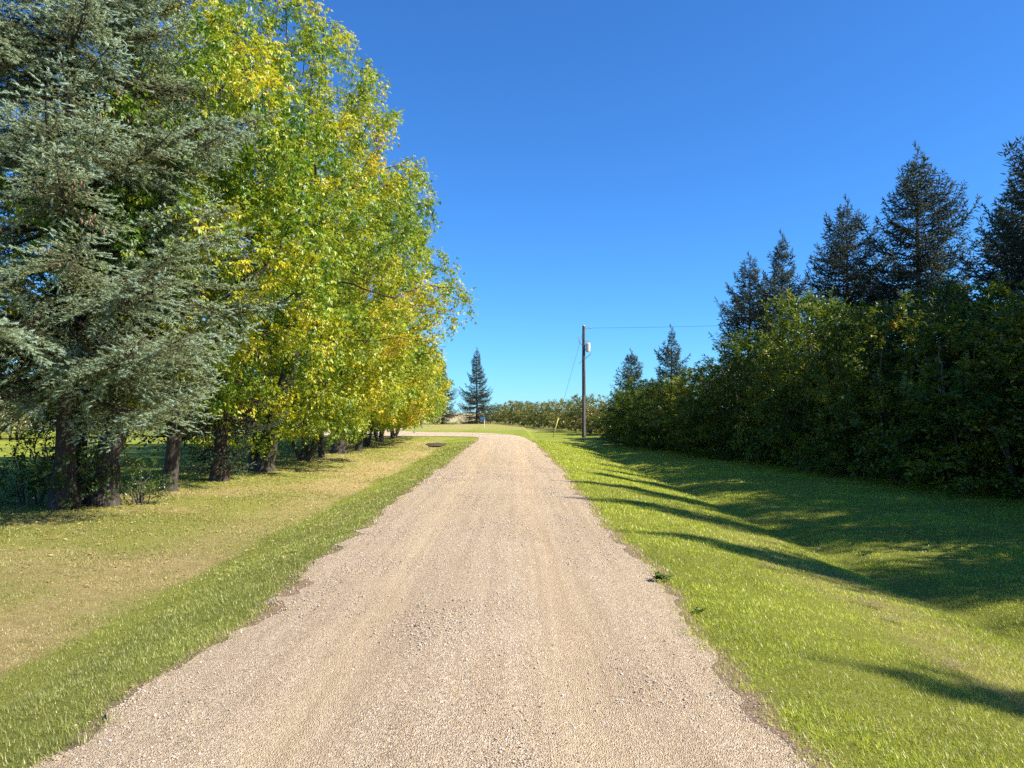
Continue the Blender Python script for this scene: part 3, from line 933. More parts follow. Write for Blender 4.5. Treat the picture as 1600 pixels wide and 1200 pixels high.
# ------------------------------------------------------------------ spruces
def bough_mesh(seed, L, mat_n, fine=1.0, needles=14, droop=0.10, spread=0.42, upturn=0.13):
    """one spruce bough along +X: axis, side branchlets and bottle-brush shoots."""
    rng = np.random.default_rng(seed)
    wx, shoots = [], []
    def axis(t):
        t = np.asarray(t)
        z = L * (-droop * np.sin(t * np.pi * 0.75) * 1.2 + upturn * t ** 3)
        return np.stack([L * t, 0.03 * L * np.sin(3 * t + seed), z], -1)
    na = max(6, int(L / 0.3))
    tt = np.linspace(0, 1, na + 1)
    ap = axis(tt)
    for i in range(na):
        wx.append((ap[i], ap[i + 1], 0.012 * L * (1 - tt[i]) + 0.005, 0.012 * L * (1 - tt[i + 1]) + 0.004))
    step = 0.075 / fine ** 0.5
    t = 0.14 + 0.05 * rng.random()
    sgn = 1
    secs = []
    while t < 0.985:
        p = axis(t)
        d = axis(min(1, t + 0.02)) - p
        d = d / np.linalg.norm(d)
        sl = (spread * L * (1 - t) ** 0.7 * smooth(-0.05, 0.42, t) + 0.10) * rng.uniform(0.65, 1.2)
        sl = min(sl, 1.25)
        side = np.array([-d[1], d[0], 0]) * sgn
        ang = rng.uniform(0.75, 1.1)
        dr = d * math.cos(ang) + side * math.sin(ang) + np.array([0, 0, rng.normal(-0.12, 0.16)])
        dr /= np.linalg.norm(dr)
        secs.append((p, dr, sl, t))
        if rng.random() < 0.5:                      # hanging or upright extra branchlet
            dr2 = d * 0.6 + np.array([0, 0, rng.choice([-1.0, -0.9, -0.7, 0.7])]) + side * rng.normal(0, 0.4)
            secs.append((p, dr2 / np.linalg.norm(dr2), sl * 0.5 + 0.05, t))
        sgn = -sgn
        t += step / L * rng.uniform(0.7, 1.3) * (1.0 if L > 2 else 0.8)
    ss = 0.078 / fine ** 0.6
    for p, dr, sl, t in secs:
        k = max(2, int(sl / ss))
        pend = p + dr * sl + np.array([0, 0, -0.16 * sl * sl])
        wx.append((p, p + dr * sl * 0.55 + np.array([0, 0, -0.05 * sl * sl]), 0.006, 0.003))
        s2 = 1
        for j in range(1, k + 1):
            u = j / k
            q = p + dr * sl * u + np.array([0, 0, -0.16 * sl * sl * u * u])
            sv = np.cross(dr, [0, 0, 1.0]); sv /= np.linalg.norm(sv) + 1e-9
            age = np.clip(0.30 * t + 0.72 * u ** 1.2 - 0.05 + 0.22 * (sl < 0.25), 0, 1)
            if j == k:
                shoots.append((q, dr + np.array([0, 0, 0.05]), 0.13, age))
            else:
                dd = dr * 0.75 + sv * s2 * 0.8 + np.array([0, 0, rng.normal(0.0, 0.3)])
                shoots.append((q, dd, rng.uniform(0.08, 0.15) * (1 + 0.5 * (rng.random() < .2)), age))
                if rng.random() < 0.6:
                    dd = dr * 0.7 - sv * s2 * 0.7 + np.array([0, 0, rng.normal(0.05, 0.35)])
                    shoots.append((q - dr * ss * 0.4, dd, rng.uniform(0.07, 0.13), age))
                s2 = -s2
    tipd = axis(1.0) - axis(0.97)
    shoots.append((axis(1.0), tipd, 0.16, 1.0))
    # shoots -> needles
    SP = np.array([s[0] for s in shoots]); SD = unit(np.array([s[1] for s in shoots]))
    SL = np.array([s[2] for s in shoots]) * 1.0 / fine ** 0.35; SA = np.array([s[3] for s in shoots])
    n = len(SP)
    X = unit(np.cross(SD, rng.normal(0, 1, (n, 3)))); Y = np.cross(SD, X)
    k = needles
    a = rng.uniform(0, 2 * np.pi, (n, k)); u = (np.arange(k) + 0.5) / k
    u = np.clip(u[None] + rng.normal(0, .04, (n, k)), 0, 1)
    rad = X[:, None] * np.cos(a)[..., None] + Y[:, None] * np.sin(a)[..., None]
    base = SP[:, None] + SD[:, None] * (SL[:, None] * u)[..., None]
    nl = 0.034 / fine ** 0.6
    nd = unit(rad * 0.95 + SD[:, None] * 0.5 + np.array([0, 0, 0.12]))
    tan = np.cross(SD[:, None], rad)
    w = 0.0085 / fine ** 0.9
    V = np.empty((n, k, 3, 3))
    V[:, :, 0] = base - tan * w / 2 - SD[:, None] * 0.004
    V[:, :, 1] = base + tan * w / 2 - SD[:, None] * 0.004
    V[:, :, 2] = base + nd * nl * rng.uniform(0.8, 1.2, (n, k, 1))
    V = V.reshape(-1, 3)
    F = np.arange(len(V)).reshape(-1, 3)
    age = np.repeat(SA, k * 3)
    rn = np.repeat(rng.random(n), k * 3)
    # solid core of each shoot: three-sided spindle
    cr = (0.012 if fine >= 1 else 0.022)
    C = np.empty((n, 5, 3))
    for q in range(3):
        an = q * 2.0944
        C[:, q] = SP + SD * (SL * 0.35)[:, None] + (X * math.cos(an) + Y * math.sin(an)) * cr
    C[:, 3] = SP - SD * 0.01
    C[:, 4] = SP + SD * (SL * 1.06)[:, None]
    fb = (np.arange(n) * 5)[:, None, None]
    cf = (fb + np.array([[0, 1, 4], [1, 2, 4], [2, 0, 4], [1, 0, 3], [2, 1, 3], [0, 2, 3]])[None]).reshape(-1, 3)
    o1 = len(V)
    V = np.concatenate([V, C.reshape(-1, 3)])
    F = np.concatenate([F, cf + o1])
    age = np.concatenate([age, np.repeat(SA, 5)]); rn = np.concatenate([rn, np.repeat(rng.random(n) * 0.6, 5)])
    nleaf = len(F)
    # wood
    W0 = np.array([w_[0] for w_ in wx]); W1 = np.array([w_[1] for w_ in wx])
    r0 = np.array([w_[2] for w_ in wx]); r1 = np.array([w_[3] for w_ in wx])
    d = unit(W1 - W0); X = unit(np.cross(d, np.array([0.1, 0.2, 1.0]))); Y = np.cross(d, X)
    m = len(W0)
    Wv = np.empty((m, 8, 3))
    for q in range(4):
        an = q * 1.5708
        v = X * math.cos(an) + Y * math.sin(an)
        Wv[:, q] = W0 + v * r0[:, None]; Wv[:, 4 + q] = W1 + v * r1[:, None]
    o2 = len(V)
    wf = []
    for q in range(4):
        q2 = (q + 1) % 4
        wf += [[q, q2, 4 + q2], [q, 4 + q2, 4 + q]]
    wf = ((np.arange(m) * 8)[:, None, None] + np.array(wf)[None]).reshape(-1, 3) + o2
    V = np.concatenate([V, Wv.reshape(-1, 3)]); F = np.concatenate([F, wf])
    age = np.concatenate([age, np.zeros(m * 8)]); rn = np.concatenate([rn, np.full(m * 8, 0.5)])
    mi = np.zeros(len(F), int); mi[nleaf:] = 1
    return mesh_np('spruce bough', V, F, [mat_n, M_BARK_SPRUCE], False, {'age': age, 'rnd': rn}, None, mi)

def bough_set(mat, base, fine, needles, spread=0.42, upturn=0.13, lens=(4.8, 3.6, 2.5, 1.6, 0.9, 0.45)):
    return [(L, [bough_mesh(base + 10 * i + j, L, mat, fine, needles, droop=0.07 + 0.05 * j, spread=spread, upturn=upturn) for j in range(2)]) for i, L in enumerate(lens)]

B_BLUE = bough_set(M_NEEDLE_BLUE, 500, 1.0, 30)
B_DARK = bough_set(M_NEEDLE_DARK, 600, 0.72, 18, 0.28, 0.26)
for nm, bs in (('blue', B_BLUE), ('dark', B_DARK)):
    print('boughs', nm, [(L, len(ms[0].polygons)) for L, ms in bs])

def taper_mesh(name, pts, radii, mat, n=10):
    V, F = [], []
    for (x, y, z), r in zip(pts, radii):
        for q in range(n):
            a = q * 2 * math.pi / n
            V.append((x + r * math.cos(a) * (1 + 0.08 * math.sin(3 * a + z)), y + r * math.sin(a), z))
    for i in range(len(pts) - 1):
        for q in range(n):
            F.append((i * n + q, i * n + (q + 1) % n, (i + 1) * n + (q + 1) % n, (i + 1) * n + q))
    return mesh_np(name, V, F, mat, True)

def make_spruce(name, x, y, H, Rb, bset, seed, label, group, z_first=0.6, whorl=0.42, nb=(4, 7), gap=0.08, pow_=0.85, pitch=(0.55, -0.22), skip=None, irregular=0.22, trunk_r=None, side_bias=None):
    rng = random.Random(seed)
    zb = float(zfun(x, y)) - 0.05
    e = empty(name, (x, y, zb), 0, label, 'tree', group)
    tr = trunk_r or (0.011 * H + 0.05)
    k = 16
    pts, rs = [], []
    for i in range(k + 1):
        t = i / k
        z = t * H
        pts.append((0.04 * math.sin(z * 0.7 + seed), 0.04 * math.cos(z * 0.5 + seed), z))
        rs.append(max(0.008, tr * (1 - t) ** 0.9 * (1 + (0.55 if i == 0 else 0))))
    link('trunk', taper_mesh(name + ' trunk', pts, rs, M_BARK_SPRUCE), e)
    sect = [[rng.uniform(1 - irregular * 1.3, 1 + irregular * 0.9) for _ in range(7)] for _ in range(12)]   # ragged outline: whole sectors longer or shorter
    z = z_first
    nbough = 0
    a0 = rng.uniform(0, 6.28)
    while z < H - 0.12:
        t = (z - z_first) / (H - z_first)
        env = Rb * (1 - t) ** pow_ * (0.8 + 0.2 * min(1, t / 0.12)) + 0.10
        m = rng.randint(*nb)
        if t > 0.8: m = max(3, m - 2)
        for i in range(m):
            if rng.random() < gap: continue
            a = a0 + i * 2 * math.pi / m + rng.uniform(-0.35, 0.35)
            ln = env * rng.uniform(1 - irregular * .6, 1 + irregular * 0.5) * sect[min(11, int(t * 12))][int((a % 6.2832) / 6.2832 * 7) % 7]
            if side_bias: ln *= side_bias(a, t)
            if skip and skip(a, z, ln): continue
            cand = min(bset, key=lambda b: abs(math.log(b[0] / ln)))
            me = rng.choice(cand[1])
            s = ln / cand[0]
            pt = pitch[1] + (pitch[0] - pitch[1]) * t ** 1.3 + rng.uniform(-0.09, 0.09)
            o = link('bough', me, e, (0.04 * math.sin(z * 0.7 + seed), 0.04 * math.cos(z * 0.5 + seed), z + rng.uniform(-0.15, 0.15)),
                     (rng.uniform(-0.25, 0.25), -pt, a), (s, s * rng.uniform(0.85, 1.2), s))
            nbough += 1
        a0 += 2.4
        z += whorl * rng.uniform(0.7, 1.25) * (0.6 + 0.4 * (1 - t))
    # leader
    me = bset[-1][1][0]
    link('leader', me, e, (0.04 * math.sin(H * 0.7 + seed), 0.04 * math.cos(H * 0.5 + seed), H - 0.3), (0, -math.pi / 2, 0), (1.5, 0.6, 0.6))
    return e

def add_cones(e, H0, H1, Rf, n, seed):
    rng = np.random.default_rng(seed)
    V, F = [], []
    off = 0
    P = []
    for c in range(n // 5):
        a = rng.uniform(0, 6.28); z = rng.uniform(H0, H1)
        r = Rf(z) * rng.uniform(0.6, 0.95)
        ctr = np.array([r * math.cos(a), r * math.sin(a), z])
        for j in range(rng.integers(2, 8)):
            P.append(ctr + rng.normal(0, 0.14, 3))
    rings = [(0.0, 0.004), (0.25, 0.016), (0.6, 0.017), (1.0, 0.004)]
    for p in P:
        d = unit(np.array([rng.normal(0, .35), rng.normal(0, .35), -1.0]))
        x = unit(np.cross(d, [1.0, 0, 0.1])); y = np.cross(d, x)
        L = rng.uniform(0.07, 0.10)
        for t, r in rings:
            for q in range(5):
                an = q * 1.2566
                V.append(p + d * L * t + (x * math.cos(an) + y * math.sin(an)) * r)
        for i in range(3):
            for q in range(5):
                F.append((off + i * 5 + q, off + i * 5 + (q + 1) % 5, off + (i + 1) * 5 + (q + 1) % 5, off + (i + 1) * 5 + q))
        off += 20
    o = link('cones', mesh_np('cones', np.array(V), np.array(F), M_CONE, True), e)
    o['kind'] = 'stuff'

# ---- the left row
sp = make_spruce('blue_spruce', -8.85, 14.9, 17.6, 4.5, B_BLUE, 31,
    'large blue spruce at the left edge with silvery boughs drooping over the lawn', None,
    z_first=2.75, whorl=0.44, nb=(6, 9), gap=0.08, pow_=0.9, pitch=(0.42, -0.17), irregular=0.24, trunk_r=0.19,
    side_bias=lambda a, t: 1.28 if t < 0.22 and math.cos(a + 1.6) > 0.35 else 1.0)
add_cones(sp, 2.5, 13, lambda z: 5.0 * (1 - z / 19) ** 0.8, 260, 3)

A_meshes = make_tree_meshes('dark stem maple', 105, 9.5, 3.4, 2.2,
    [[(.1, 0, -.1), (.12, 0, 1.0), (.45, .1, 2.2), (.3, .8, 4.0), (0, 1.2, 6)], [(-.35, .1, -.1), (-.6, .3, 1.4), (-1.2, .8, 3.2), (-1.4, 1.2, 5)]],
    0.25, natt=900, dk=.5, leaf=dict(twigs=3, leaflets=3, L=.12, W=.06), cy=1.2)
place_tree('maple_tree', A_meshes, -8.55, 15.7, 0, 1.0, 'thick dark double trunk of a maple beside the blue spruce', 'tree', GR_M)
place_tree('maple_tree', T_fork, -8.35, 18.4, 0, 1.0, 'slim maple whose trunk forks low, right of the dark double trunk', 'tree', GR_M)
def c_skip(a, z, ln):
    return False
make_spruce('spruce_tree', -8.3, 21.4, 13.5, 2.6, B_DARK, 44, 'spruce with bare lower trunk and dead twigs, right of the forked maple', None,
    z_first=0.5, whorl=0.55, nb=(3, 5), gap=0.15, pow_=0.6, pitch=(0.4, -0.2), trunk_r=0.2,
    side_bias=lambda a, t: 0.45 if t < 0.10 else 1.0)
place_tree('maple_tree', T_twin, -8.3, 24.8, 0, 1.0, 'tall twin stemmed maple with the largest yellow green crown', 'tree', GR_M)
place_tree('maple_tree', T_low, -8.2, 29.8, 0.4, 0.95, 'low clump stemmed maple just right of the twin stemmed one', 'tree', GR_M)
place_tree('maple_tree', T_fork, -8.2, 32.5, 2.2, 0.7, 'small thin trunked maple between the clump and the stout trunk', 'tree', GR_M)
place_tree('maple_tree', T_stout, -8.1, 35.4, 0, 1.0, 'stout single trunked maple reaching out over the ditch', 'tree', GR_M)
place_tree('maple_tree', T_fork, -7.7, 38.0, 4.0, 0.86, 'dark leaning maple trunk just right of the stout one', 'tree', GR_M)
place_tree('maple_tree', T_low, -7.9, 41.2, 2.4, 0.85, 'many stemmed maple clump after the leaning trunk', 'tree', GR_M)
place_tree('maple_tree', T_low, -7.9, 45.0, 4.4, 0.9, 'low yellowing maple second from the yard corner', 'tree', GR_M)
place_tree('maple_tree', T_low, -7.6, 48.6, 1.2, 0.86, 'last low yellow maple of the row, beside the gravel drive', 'tree', GR_M)

# ------------------------------------------------------------------ hedge shrubs
def shrub_meshes(nm, seed, H, Rm, nst=8, natt=2000, D=0.2, twigs=3.0, per=6, L=0.1, W=0.055, mat=None, z0=0.05, thin=0.013, lobes=0.42):
    rng = np.random.default_rng(seed)
    att = crown_points(rng, natt, z0, H, Rm, 0, 0, 0.45, lobes, outer=0.5, low=0.92)
    att = clump(rng, att, 30, 0.4)
    sp_ = rng.uniform(-1, 1, (natt // 14, 3)) * np.array([Rm * .55, Rm * .55, 0]) + np.array([0, 0, 1.0]) * (H * rng.uniform(0.85, 1.05, (natt // 14, 1)))
    att = np.concatenate([att, sp_])           # whips standing above the crown
    stems = []
    for i in range(nst):
        a = i * 2 * math.pi / nst + rng.uniform(-.4, .4)
        r = rng.uniform(.1, .45)
        b = np.array([r * math.cos(a), r * math.sin(a), -.1])
        t = np.array([Rm * 0.5 * math.cos(a) * rng.uniform(.4, 1), Rm * 0.5 * math.sin(a) * rng.uniform(.4, 1), H * rng.uniform(0.35, 0.6)])
        stems.append([b, (b + t) / 2 + np.array([0, 0, .2]), t])
    pos, par, _ = colonise(rng, att, stems, D, 1.8, 0.25, up=0.12)
    tm, rad = branch_mesh(nm + ' wood', pos, par, 0.04, 0.004, M_TWIG, flare=0.2)
    V, F, r_ = simple_leaves(rng, pos, par, rad, thin, twigs, per, L, W, 0.32)
    print(nm, 'nodes', len(pos), 'leaf tris', len(F))
    return tm, mesh_np(nm + ' leaves', V, F, mat or M_HEDGE, False, {'rnd': r_})

SH = [shrub_meshes('hedge shrub', 200 + i, 5.0, 1.75) for i in range(4)]
SH_FAR = [shrub_meshes('far shrub', 220 + i, 3.2, 1.9, nst=6, natt=700, D=0.26, twigs=2.8, per=5, L=0.13, W=0.08, mat=M_HEDGE_FAR, z0=0.1) for i in range(2)]

def place_shrub(ms, x, y, rz, sx, sz, label, group, name='hedge_shrub', cat='shrub'):
    e = empty(name, (x, y, float(zfun(x, y)) - 0.03), rz, label, cat, group)
    e.scale = (sx, sx, sz)
    link('stems', ms[0], e)['kind'] = 'stuff'
    c = link('foliage', ms[1], e)
    c['kind'] = 'stuff'
    return e

ORD = ['first', 'second', 'third', 'fourth', 'fifth', 'sixth', 'seventh', 'eighth', 'ninth', 'tenth', 'eleventh', 'twelfth', 'thirteenth',
       'fourteenth', 'fifteenth', 'sixteenth', 'seventeenth', 'eighteenth', 'nineteenth', 'twentieth', 'twenty first', 'twenty second', 'twenty third', 'twenty fourth', 'twenty fifth', 'twenty sixth']
rngh = random.Random(77)
hy = [51.5, 48.6, 45.8, 43.0, 40.2, 37.5, 34.9, 32.4, 30.0, 27.6, 25.3, 23.0, 20.8, 18.6, 16.4, 14.2, 11.9, 9.6, 7.2, 4.6]
def hedge_front(y): return float(np.interp(y, [4, 15.7, 24.8, 39, 52], [11.2, 10.4, 9.2, 7.2, 6.4]))
def hedge_h(y): return float(np.interp(y, [4, 17, 20, 24, 27, 31, 36, 40, 52], [4.0, 4.1, 5.2, 5.6, 5.3, 4.5, 3.9, 3.4, 3.2]))
for i, y in enumerate(hy):
    for row in range(2):
        x = hedge_front(y) + 1.05 + row * 2.3 + rngh.uniform(-.55, .45)
        yy = y + row * 1.2 + rngh.uniform(-.3, .3)
        h = hedge_h(y) * rngh.uniform(0.86, 1.12)
        lab = ('dark leafy hedge shrub in the front row, %s from the utility pole' if row == 0 else 'hedge shrub in the back row below the spruces, %s from the utility pole') % ORD[i]
        place_shrub(SH[(i * 3 + row * 2 + (i // 4)) % 4], x, yy, rngh.uniform(0, 6.28), rngh.uniform(1.0, 1.3), h / 5.0, lab, 'shrubs of the dark hedge right of the road')
fx = [(7.6, 58.5), (7.0, 62.5), (6.8, 67), (6.2, 71.5), (5.8, 76), (5.2, 81), (4.5, 86), (3.8, 91), (3.0, 96.5), (2.2, 102), (1.2, 108), (0.2, 114), (-0.8, 120), (-2.2, 126), (-4.0, 131)]
for i, (x, y) in enumerate(fx):
    s = rngh.uniform(0.82, 1.25)
    place_shrub(SH_FAR[i % 2], x, y, rngh.uniform(0, 6.28), s * (1.05 + 0.25 * (y > 90)), s * float(np.interp(y, [58, 75, 130], [0.78, 0.82, 0.95])),
                'sunlit shrub of the far hedge beyond the pole, %s after the pole' % ORD[i], 'sunlit shrubs of the far hedge')

# ------------------------------------------------------------------ spruces right and far
GR_S = 'spruces standing behind the right hedge'
right_sp = [  # x, y, H, R, seed, label
    (16.3, 30.0, 12.3, 4.7, 61, 'tallest pointed spruce above the right hedge'),
    (14.8, 33.0, 11.0, 4.4, 62, 'broad round topped spruce left of the tallest one'),
    (13.7, 38.0, 10.7, 3.2, 63, 'narrow spire shaped spruce above the hedge'),
    (13.0, 41.0, 10.2, 3.8, 64, 'shorter spruce left of the narrow spire, one low bough reaching left'),
    (16.5, 22.6, 10.8, 5.4, 65, 'big spruce cut by the right edge with long dark limbs'),
    (10.6, 50.0, 7.2, 2.0, 66, 'thin spruce top poking out of the hedge'),
    (9.5, 60.0, 6.4, 2.3, 67, 'small bluish spruce top between the hedge and the utility pole'),
    (16.8, 16.8, 14.4, 3.8, 68, 'tall spruce behind the hedge just outside the right edge'),
    (16.2, 9.8, 14.6, 4.2, 69, 'tallest spruce behind the near hedge beyond the right edge'),
    (17.4, 26.0, 9.6, 3.6, 71, 'spruce between the tallest one and the big one at the right edge'),
    (17.8, 19.6, 14.8, 3.4, 72, 'tall spruce behind the big one at the right edge'),
    (16.6, 13.2, 15.0, 4.0, 73, 'tall spruce behind the hedge, second outside the right edge'),
    (16.0, 6.0, 14.0, 4.0, 74, 'tall spruce behind the near end of the hedge'),
    (17.4, 0.6, 14.6, 2.6, 70, 'nearest spruce right of the camera that shades the verge'),
]
for x, y, H, Rr, sd, lab in right_sp:
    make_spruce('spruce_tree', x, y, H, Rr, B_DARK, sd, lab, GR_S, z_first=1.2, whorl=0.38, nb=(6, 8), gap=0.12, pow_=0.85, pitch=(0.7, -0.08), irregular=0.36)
make_spruce('spruce_tree', -5.2, 111, 10.9, 3.4, B_DARK, 81, 'lone pointed spruce on the lawn beyond the bend', None, z_first=0.5, whorl=0.42, nb=(5, 8), gap=0.1, pow_=0.95, pitch=(0.6, -0.15), irregular=0.32)
make_spruce('spruce_tree', -9.9, 107, 9.0, 3.0, B_DARK, 82, 'spruce half hidden behind the yellow maples left of the lone one', None, z_first=0.5, whorl=0.42, nb=(5, 8), gap=0.1, pow_=0.95, pitch=(0.6, -0.15), irregular=0.32)

for i, (x, y, s, lab) in enumerate([(-26, 50, 1.2, 'garden shrub across the left lawn, nearest the yard drive'), (-31, 47, 1.35, 'broad garden shrub across the left lawn behind the forked maple'),
                                    (-36, 49, 1.3, 'garden shrub across the left lawn behind the double trunk'), (-22.5, 58, 1.3, 'garden shrub in front of the bungalow corner'),
                                    (-41, 46, 1.4, 'garden shrub across the left lawn at the left edge'), (-17.5, 84, 1.5, 'shrub at the far end of the yard drive')]):
    place_shrub(SH_FAR[i % 2], x, y, i * 1.7, s * 1.2, s, lab, 'garden shrubs beyond the left lawn', 'garden_shrub')

# ------------------------------------------------------------------ utility pole
M_POLE = bark_mat('pole wood', (0.045, 0.036, 0.03), (0.12, 0.095, 0.08), 5)
M_STEEL = simple_mat('galvanised steel', (0.45, 0.46, 0.47), 0.45, 0.7)
M_TRANS = simple_mat('transformer paint', (0.55, 0.58, 0.58), 0.4)
M_PORC = simple_mat('porcelain', (0.35, 0.33, 0.32), 0.2)
M_WIRE = simple_mat('wire', (0.10, 0.10, 0.11), 0.5, 0.3)
M_YELLOW = simple_mat('yellow plastic', (0.55, 0.45, 0.08), 0.5)
PX, PY = 5.15, 54.0
PZ = float(zfun(PX, PY))
up = empty('utility_pole', (PX, PY, PZ), 0, 'wooden utility pole with a grey transformer at the far end of the hedge', 'utility pole')
link('pole', taper_mesh('pole', [(0, 0, -.3), (0, 0, 2), (0, 0, 5), (0, 0, 8.0)], [0.15, 0.14, 0.12, 0.10], M_POLE, 12), up)
bm = bmesh.new(); add_tube(bm, (0, 0, 8.0), (0, 0, 8.04), 0.115, 0.09, 12)
link('pole_cap', bm_mesh('cap', bm, M_STEEL), up)
bm = bmesh.new(); add_box(bm, (0.26, 0, 7.85), (0.34, 0.06, 0.06), 0.008)
link('bracket', bm_mesh('bracket', bm, M_STEEL), up)
bm = bmesh.new()
for i in range(3): add_tube(bm, (0.44 + i * 0.05, 0, 7.85), (0.47 + i * 0.05, 0, 7.85), 0.055, 0.04, 10)
link('insulator', bm_mesh('insulator', bm, M_PORC, True), up)
bm = bmesh.new()
add_tube(bm, (0.31, -0.05, 6.15), (0.31, -0.05, 6.70), 0.17, 0.17, 18)
add_tube(bm, (0.31, -0.05, 6.70), (0.31, -0.05, 6.76), 0.18, 0.14, 18)
add_tube(bm, (0.31, -0.05, 6.12), (0.31, -0.05, 6.15), 0.15, 0.17, 18)
tf = link('transformer', bm_mesh('transformer', bm, M_TRANS), up)
bm = bmesh.new()
for dx in (-0.07, 0.08):
    for i in range(3): add_tube(bm, (0.31 + dx, -0.05, 6.76 + i * .06), (0.31 + dx, -0.05, 6.81 + i * .06), 0.04, 0.025, 8)
link('bushing', bm_mesh('bushing', bm, M_PORC), tf)
bm = bmesh.new()
add_box(bm, (0.2, -0.05, 6.9), (0.46, 0.05, 0.05))
add_box(bm, (0.13, -0.02, 6.3), (0.10, 0.08, 0.08)); add_box(bm, (0.13, -0.02, 6.6), (0.10, 0.08, 0.08))
link('bracket', bm_mesh('bracket', bm, M_STEEL), up)
bm = bmesh.new(); add_tube(bm, (0.52, -0.02, 5.98), (0.12, 0, 5.65), 0.025, 0.025, 6); add_tube(bm, (0.52, -0.02, 5.98), (0.52, -0.04, 6.7), 0.012, 0.012, 5)
link('brace', bm_mesh('brace', bm, M_STEEL), up)
bm = bmesh.new()
add_tube(bm, (-0.12, 0, 6.62), (-0.34, 0, 6.85), 0.018, 0.018, 6); add_tube(bm, (-0.32, 0, 6.8), (-0.34, 0, 7.22), 0.03, 0.03, 8); add_tube(bm, (-0.34, 0, 7.22), (-0.46, 0, 7.2), 0.018, 0.018, 6)
link('fuse_cutout', bm_mesh('cutout', bm, M_PORC), up)
bm = bmesh.new()
add_tube(bm, (-0.13, 0, 5.5), (-0.32, 0, 5.25), 0.014, 0.014, 6)
link('drop_clamp', bm_mesh('clamp', bm, M_STEEL), up)
bm = bmesh.new()
add_tube(bm, (0.0, -0.17, 0), (0.0, -0.14, 3.0), 0.02, 0.02, 6)
link('ground_conduit', bm_mesh('conduit', bm, M_STEEL), up)

AX, AY = 2.85, 52.8
AZ = float(zfun(AX, AY))
gw = empty('guy_wire', (AX, AY, AZ), 0, 'slanting guy wire with a yellow guard tube left of the utility pole', 'guy wire')
top = Vector((PX - 0.12 - AX, PY - AY, 7.3 + PZ - AZ))
bm = bmesh.new(); add_tube(bm, (0, 0, -.05), top, 0.011, 0.011, 6)
link('cable', bm_mesh('guy cable', bm, M_WIRE), gw)
bm = bmesh.new(); add_tube(bm, top * 0.005, top * 0.19, 0.032, 0.032, 10)
link('guard_tube', bm_mesh('guard', bm, M_YELLOW, True), gw)
bm = bmesh.new(); add_tube(bm, top * 0.55, top * 0.565, 0.03, 0.03, 8); add_tube(bm, top * 0.70, top * 0.712, 0.03, 0.03, 8)
link('strain_insulator', bm_mesh('strain', bm, M_PORC), gw)

# overhead line from the pole top to the right
bm = bmesh.new()
p0, p1 = Vector((PX + 0.6, PY, PZ + 7.85)), Vector((46, 38, 8.6))
prev = p0
for i in range(1, 25):
    t = i / 24
    q = p0.lerp(p1, t) - Vector((0, 0, 1.0 * 4 * t * (1 - t) * 0.6))
    add_tube(bm, prev, q, 0.010, 0.010, 5)
    prev = q
tag(link('power_line', bm_mesh('power line', bm, M_WIRE)), 'thin overhead wire running right from the pole top to the spruces', 'wire')

# ------------------------------------------------------------------ blue sign on a white post
M_BLUE = simple_mat('sign blue', (0.03, 0.16, 0.42), 0.4)
M_WHITE = simple_mat('white paint', (0.75, 0.75, 0.72), 0.5)
SX, SY = -3.0, 82.0
sg = empty('address_sign', (SX, SY, float(zfun(SX, SY))), 0, 'small blue sign on a white post in front of the lone spruce', 'sign')
bm = bmesh.new(); add_box(bm, (0, 0, 0.55), (0.09, 0.05, 1.2), 0.006)
link('post', bm_mesh('post', bm, M_WHITE), sg)
bm = bmesh.new(); add_box(bm, (-0.22, -0.035, 1.0), (0.52, 0.012, 0.26), 0.004)
link('sign_panel', bm_mesh('panel', bm, M_BLUE), sg)

# ------------------------------------------------------------------ low dark brown patch on the lawn near the drive
M_DARK_PATCH = simple_mat('dark soil', (0.06, 0.042, 0.03), 0.95, var=0.4, scale=8, bump=0.8)
rs = np.random.default_rng(4)
k = 28
V = [(0, 0, 0.10)]; F = []
for ring, (rr, h) in enumerate(((0.35, 0.085), (0.7, 0.05), (1.0, -0.03))):
    for q in range(k):
        a = q * 2 * math.pi / k
        w = rr * (1 + 0.14 * math.sin(3 * a) + 0.08 * rs.standard_normal())
        V.append((0.68 * w * math.cos(a), 1.1 * w * math.sin(a), h + 0.012 * rs.standard_normal()))
V = np.array(V)
F3 = [(0, 1 + q, 1 + (q + 1) % k) for q in range(k)]
for r_ in range(2):
    for q in range(k):
        a, b = 1 + r_ * k + q, 1 + r_ * k + (q + 1) % k
        F3 += [(a, a + k, b + k), (a, b + k, b)]
o = link('dark_patch', mesh_np('brown_patch', V, np.array(F3), M_DARK_PATCH, True), None, (-4.3, 43.0, float(zfun(-4.3, 43.0)) + 0.02))
tag(o, 'dark brown patch in the grass left of the road bend', 'soil patch')

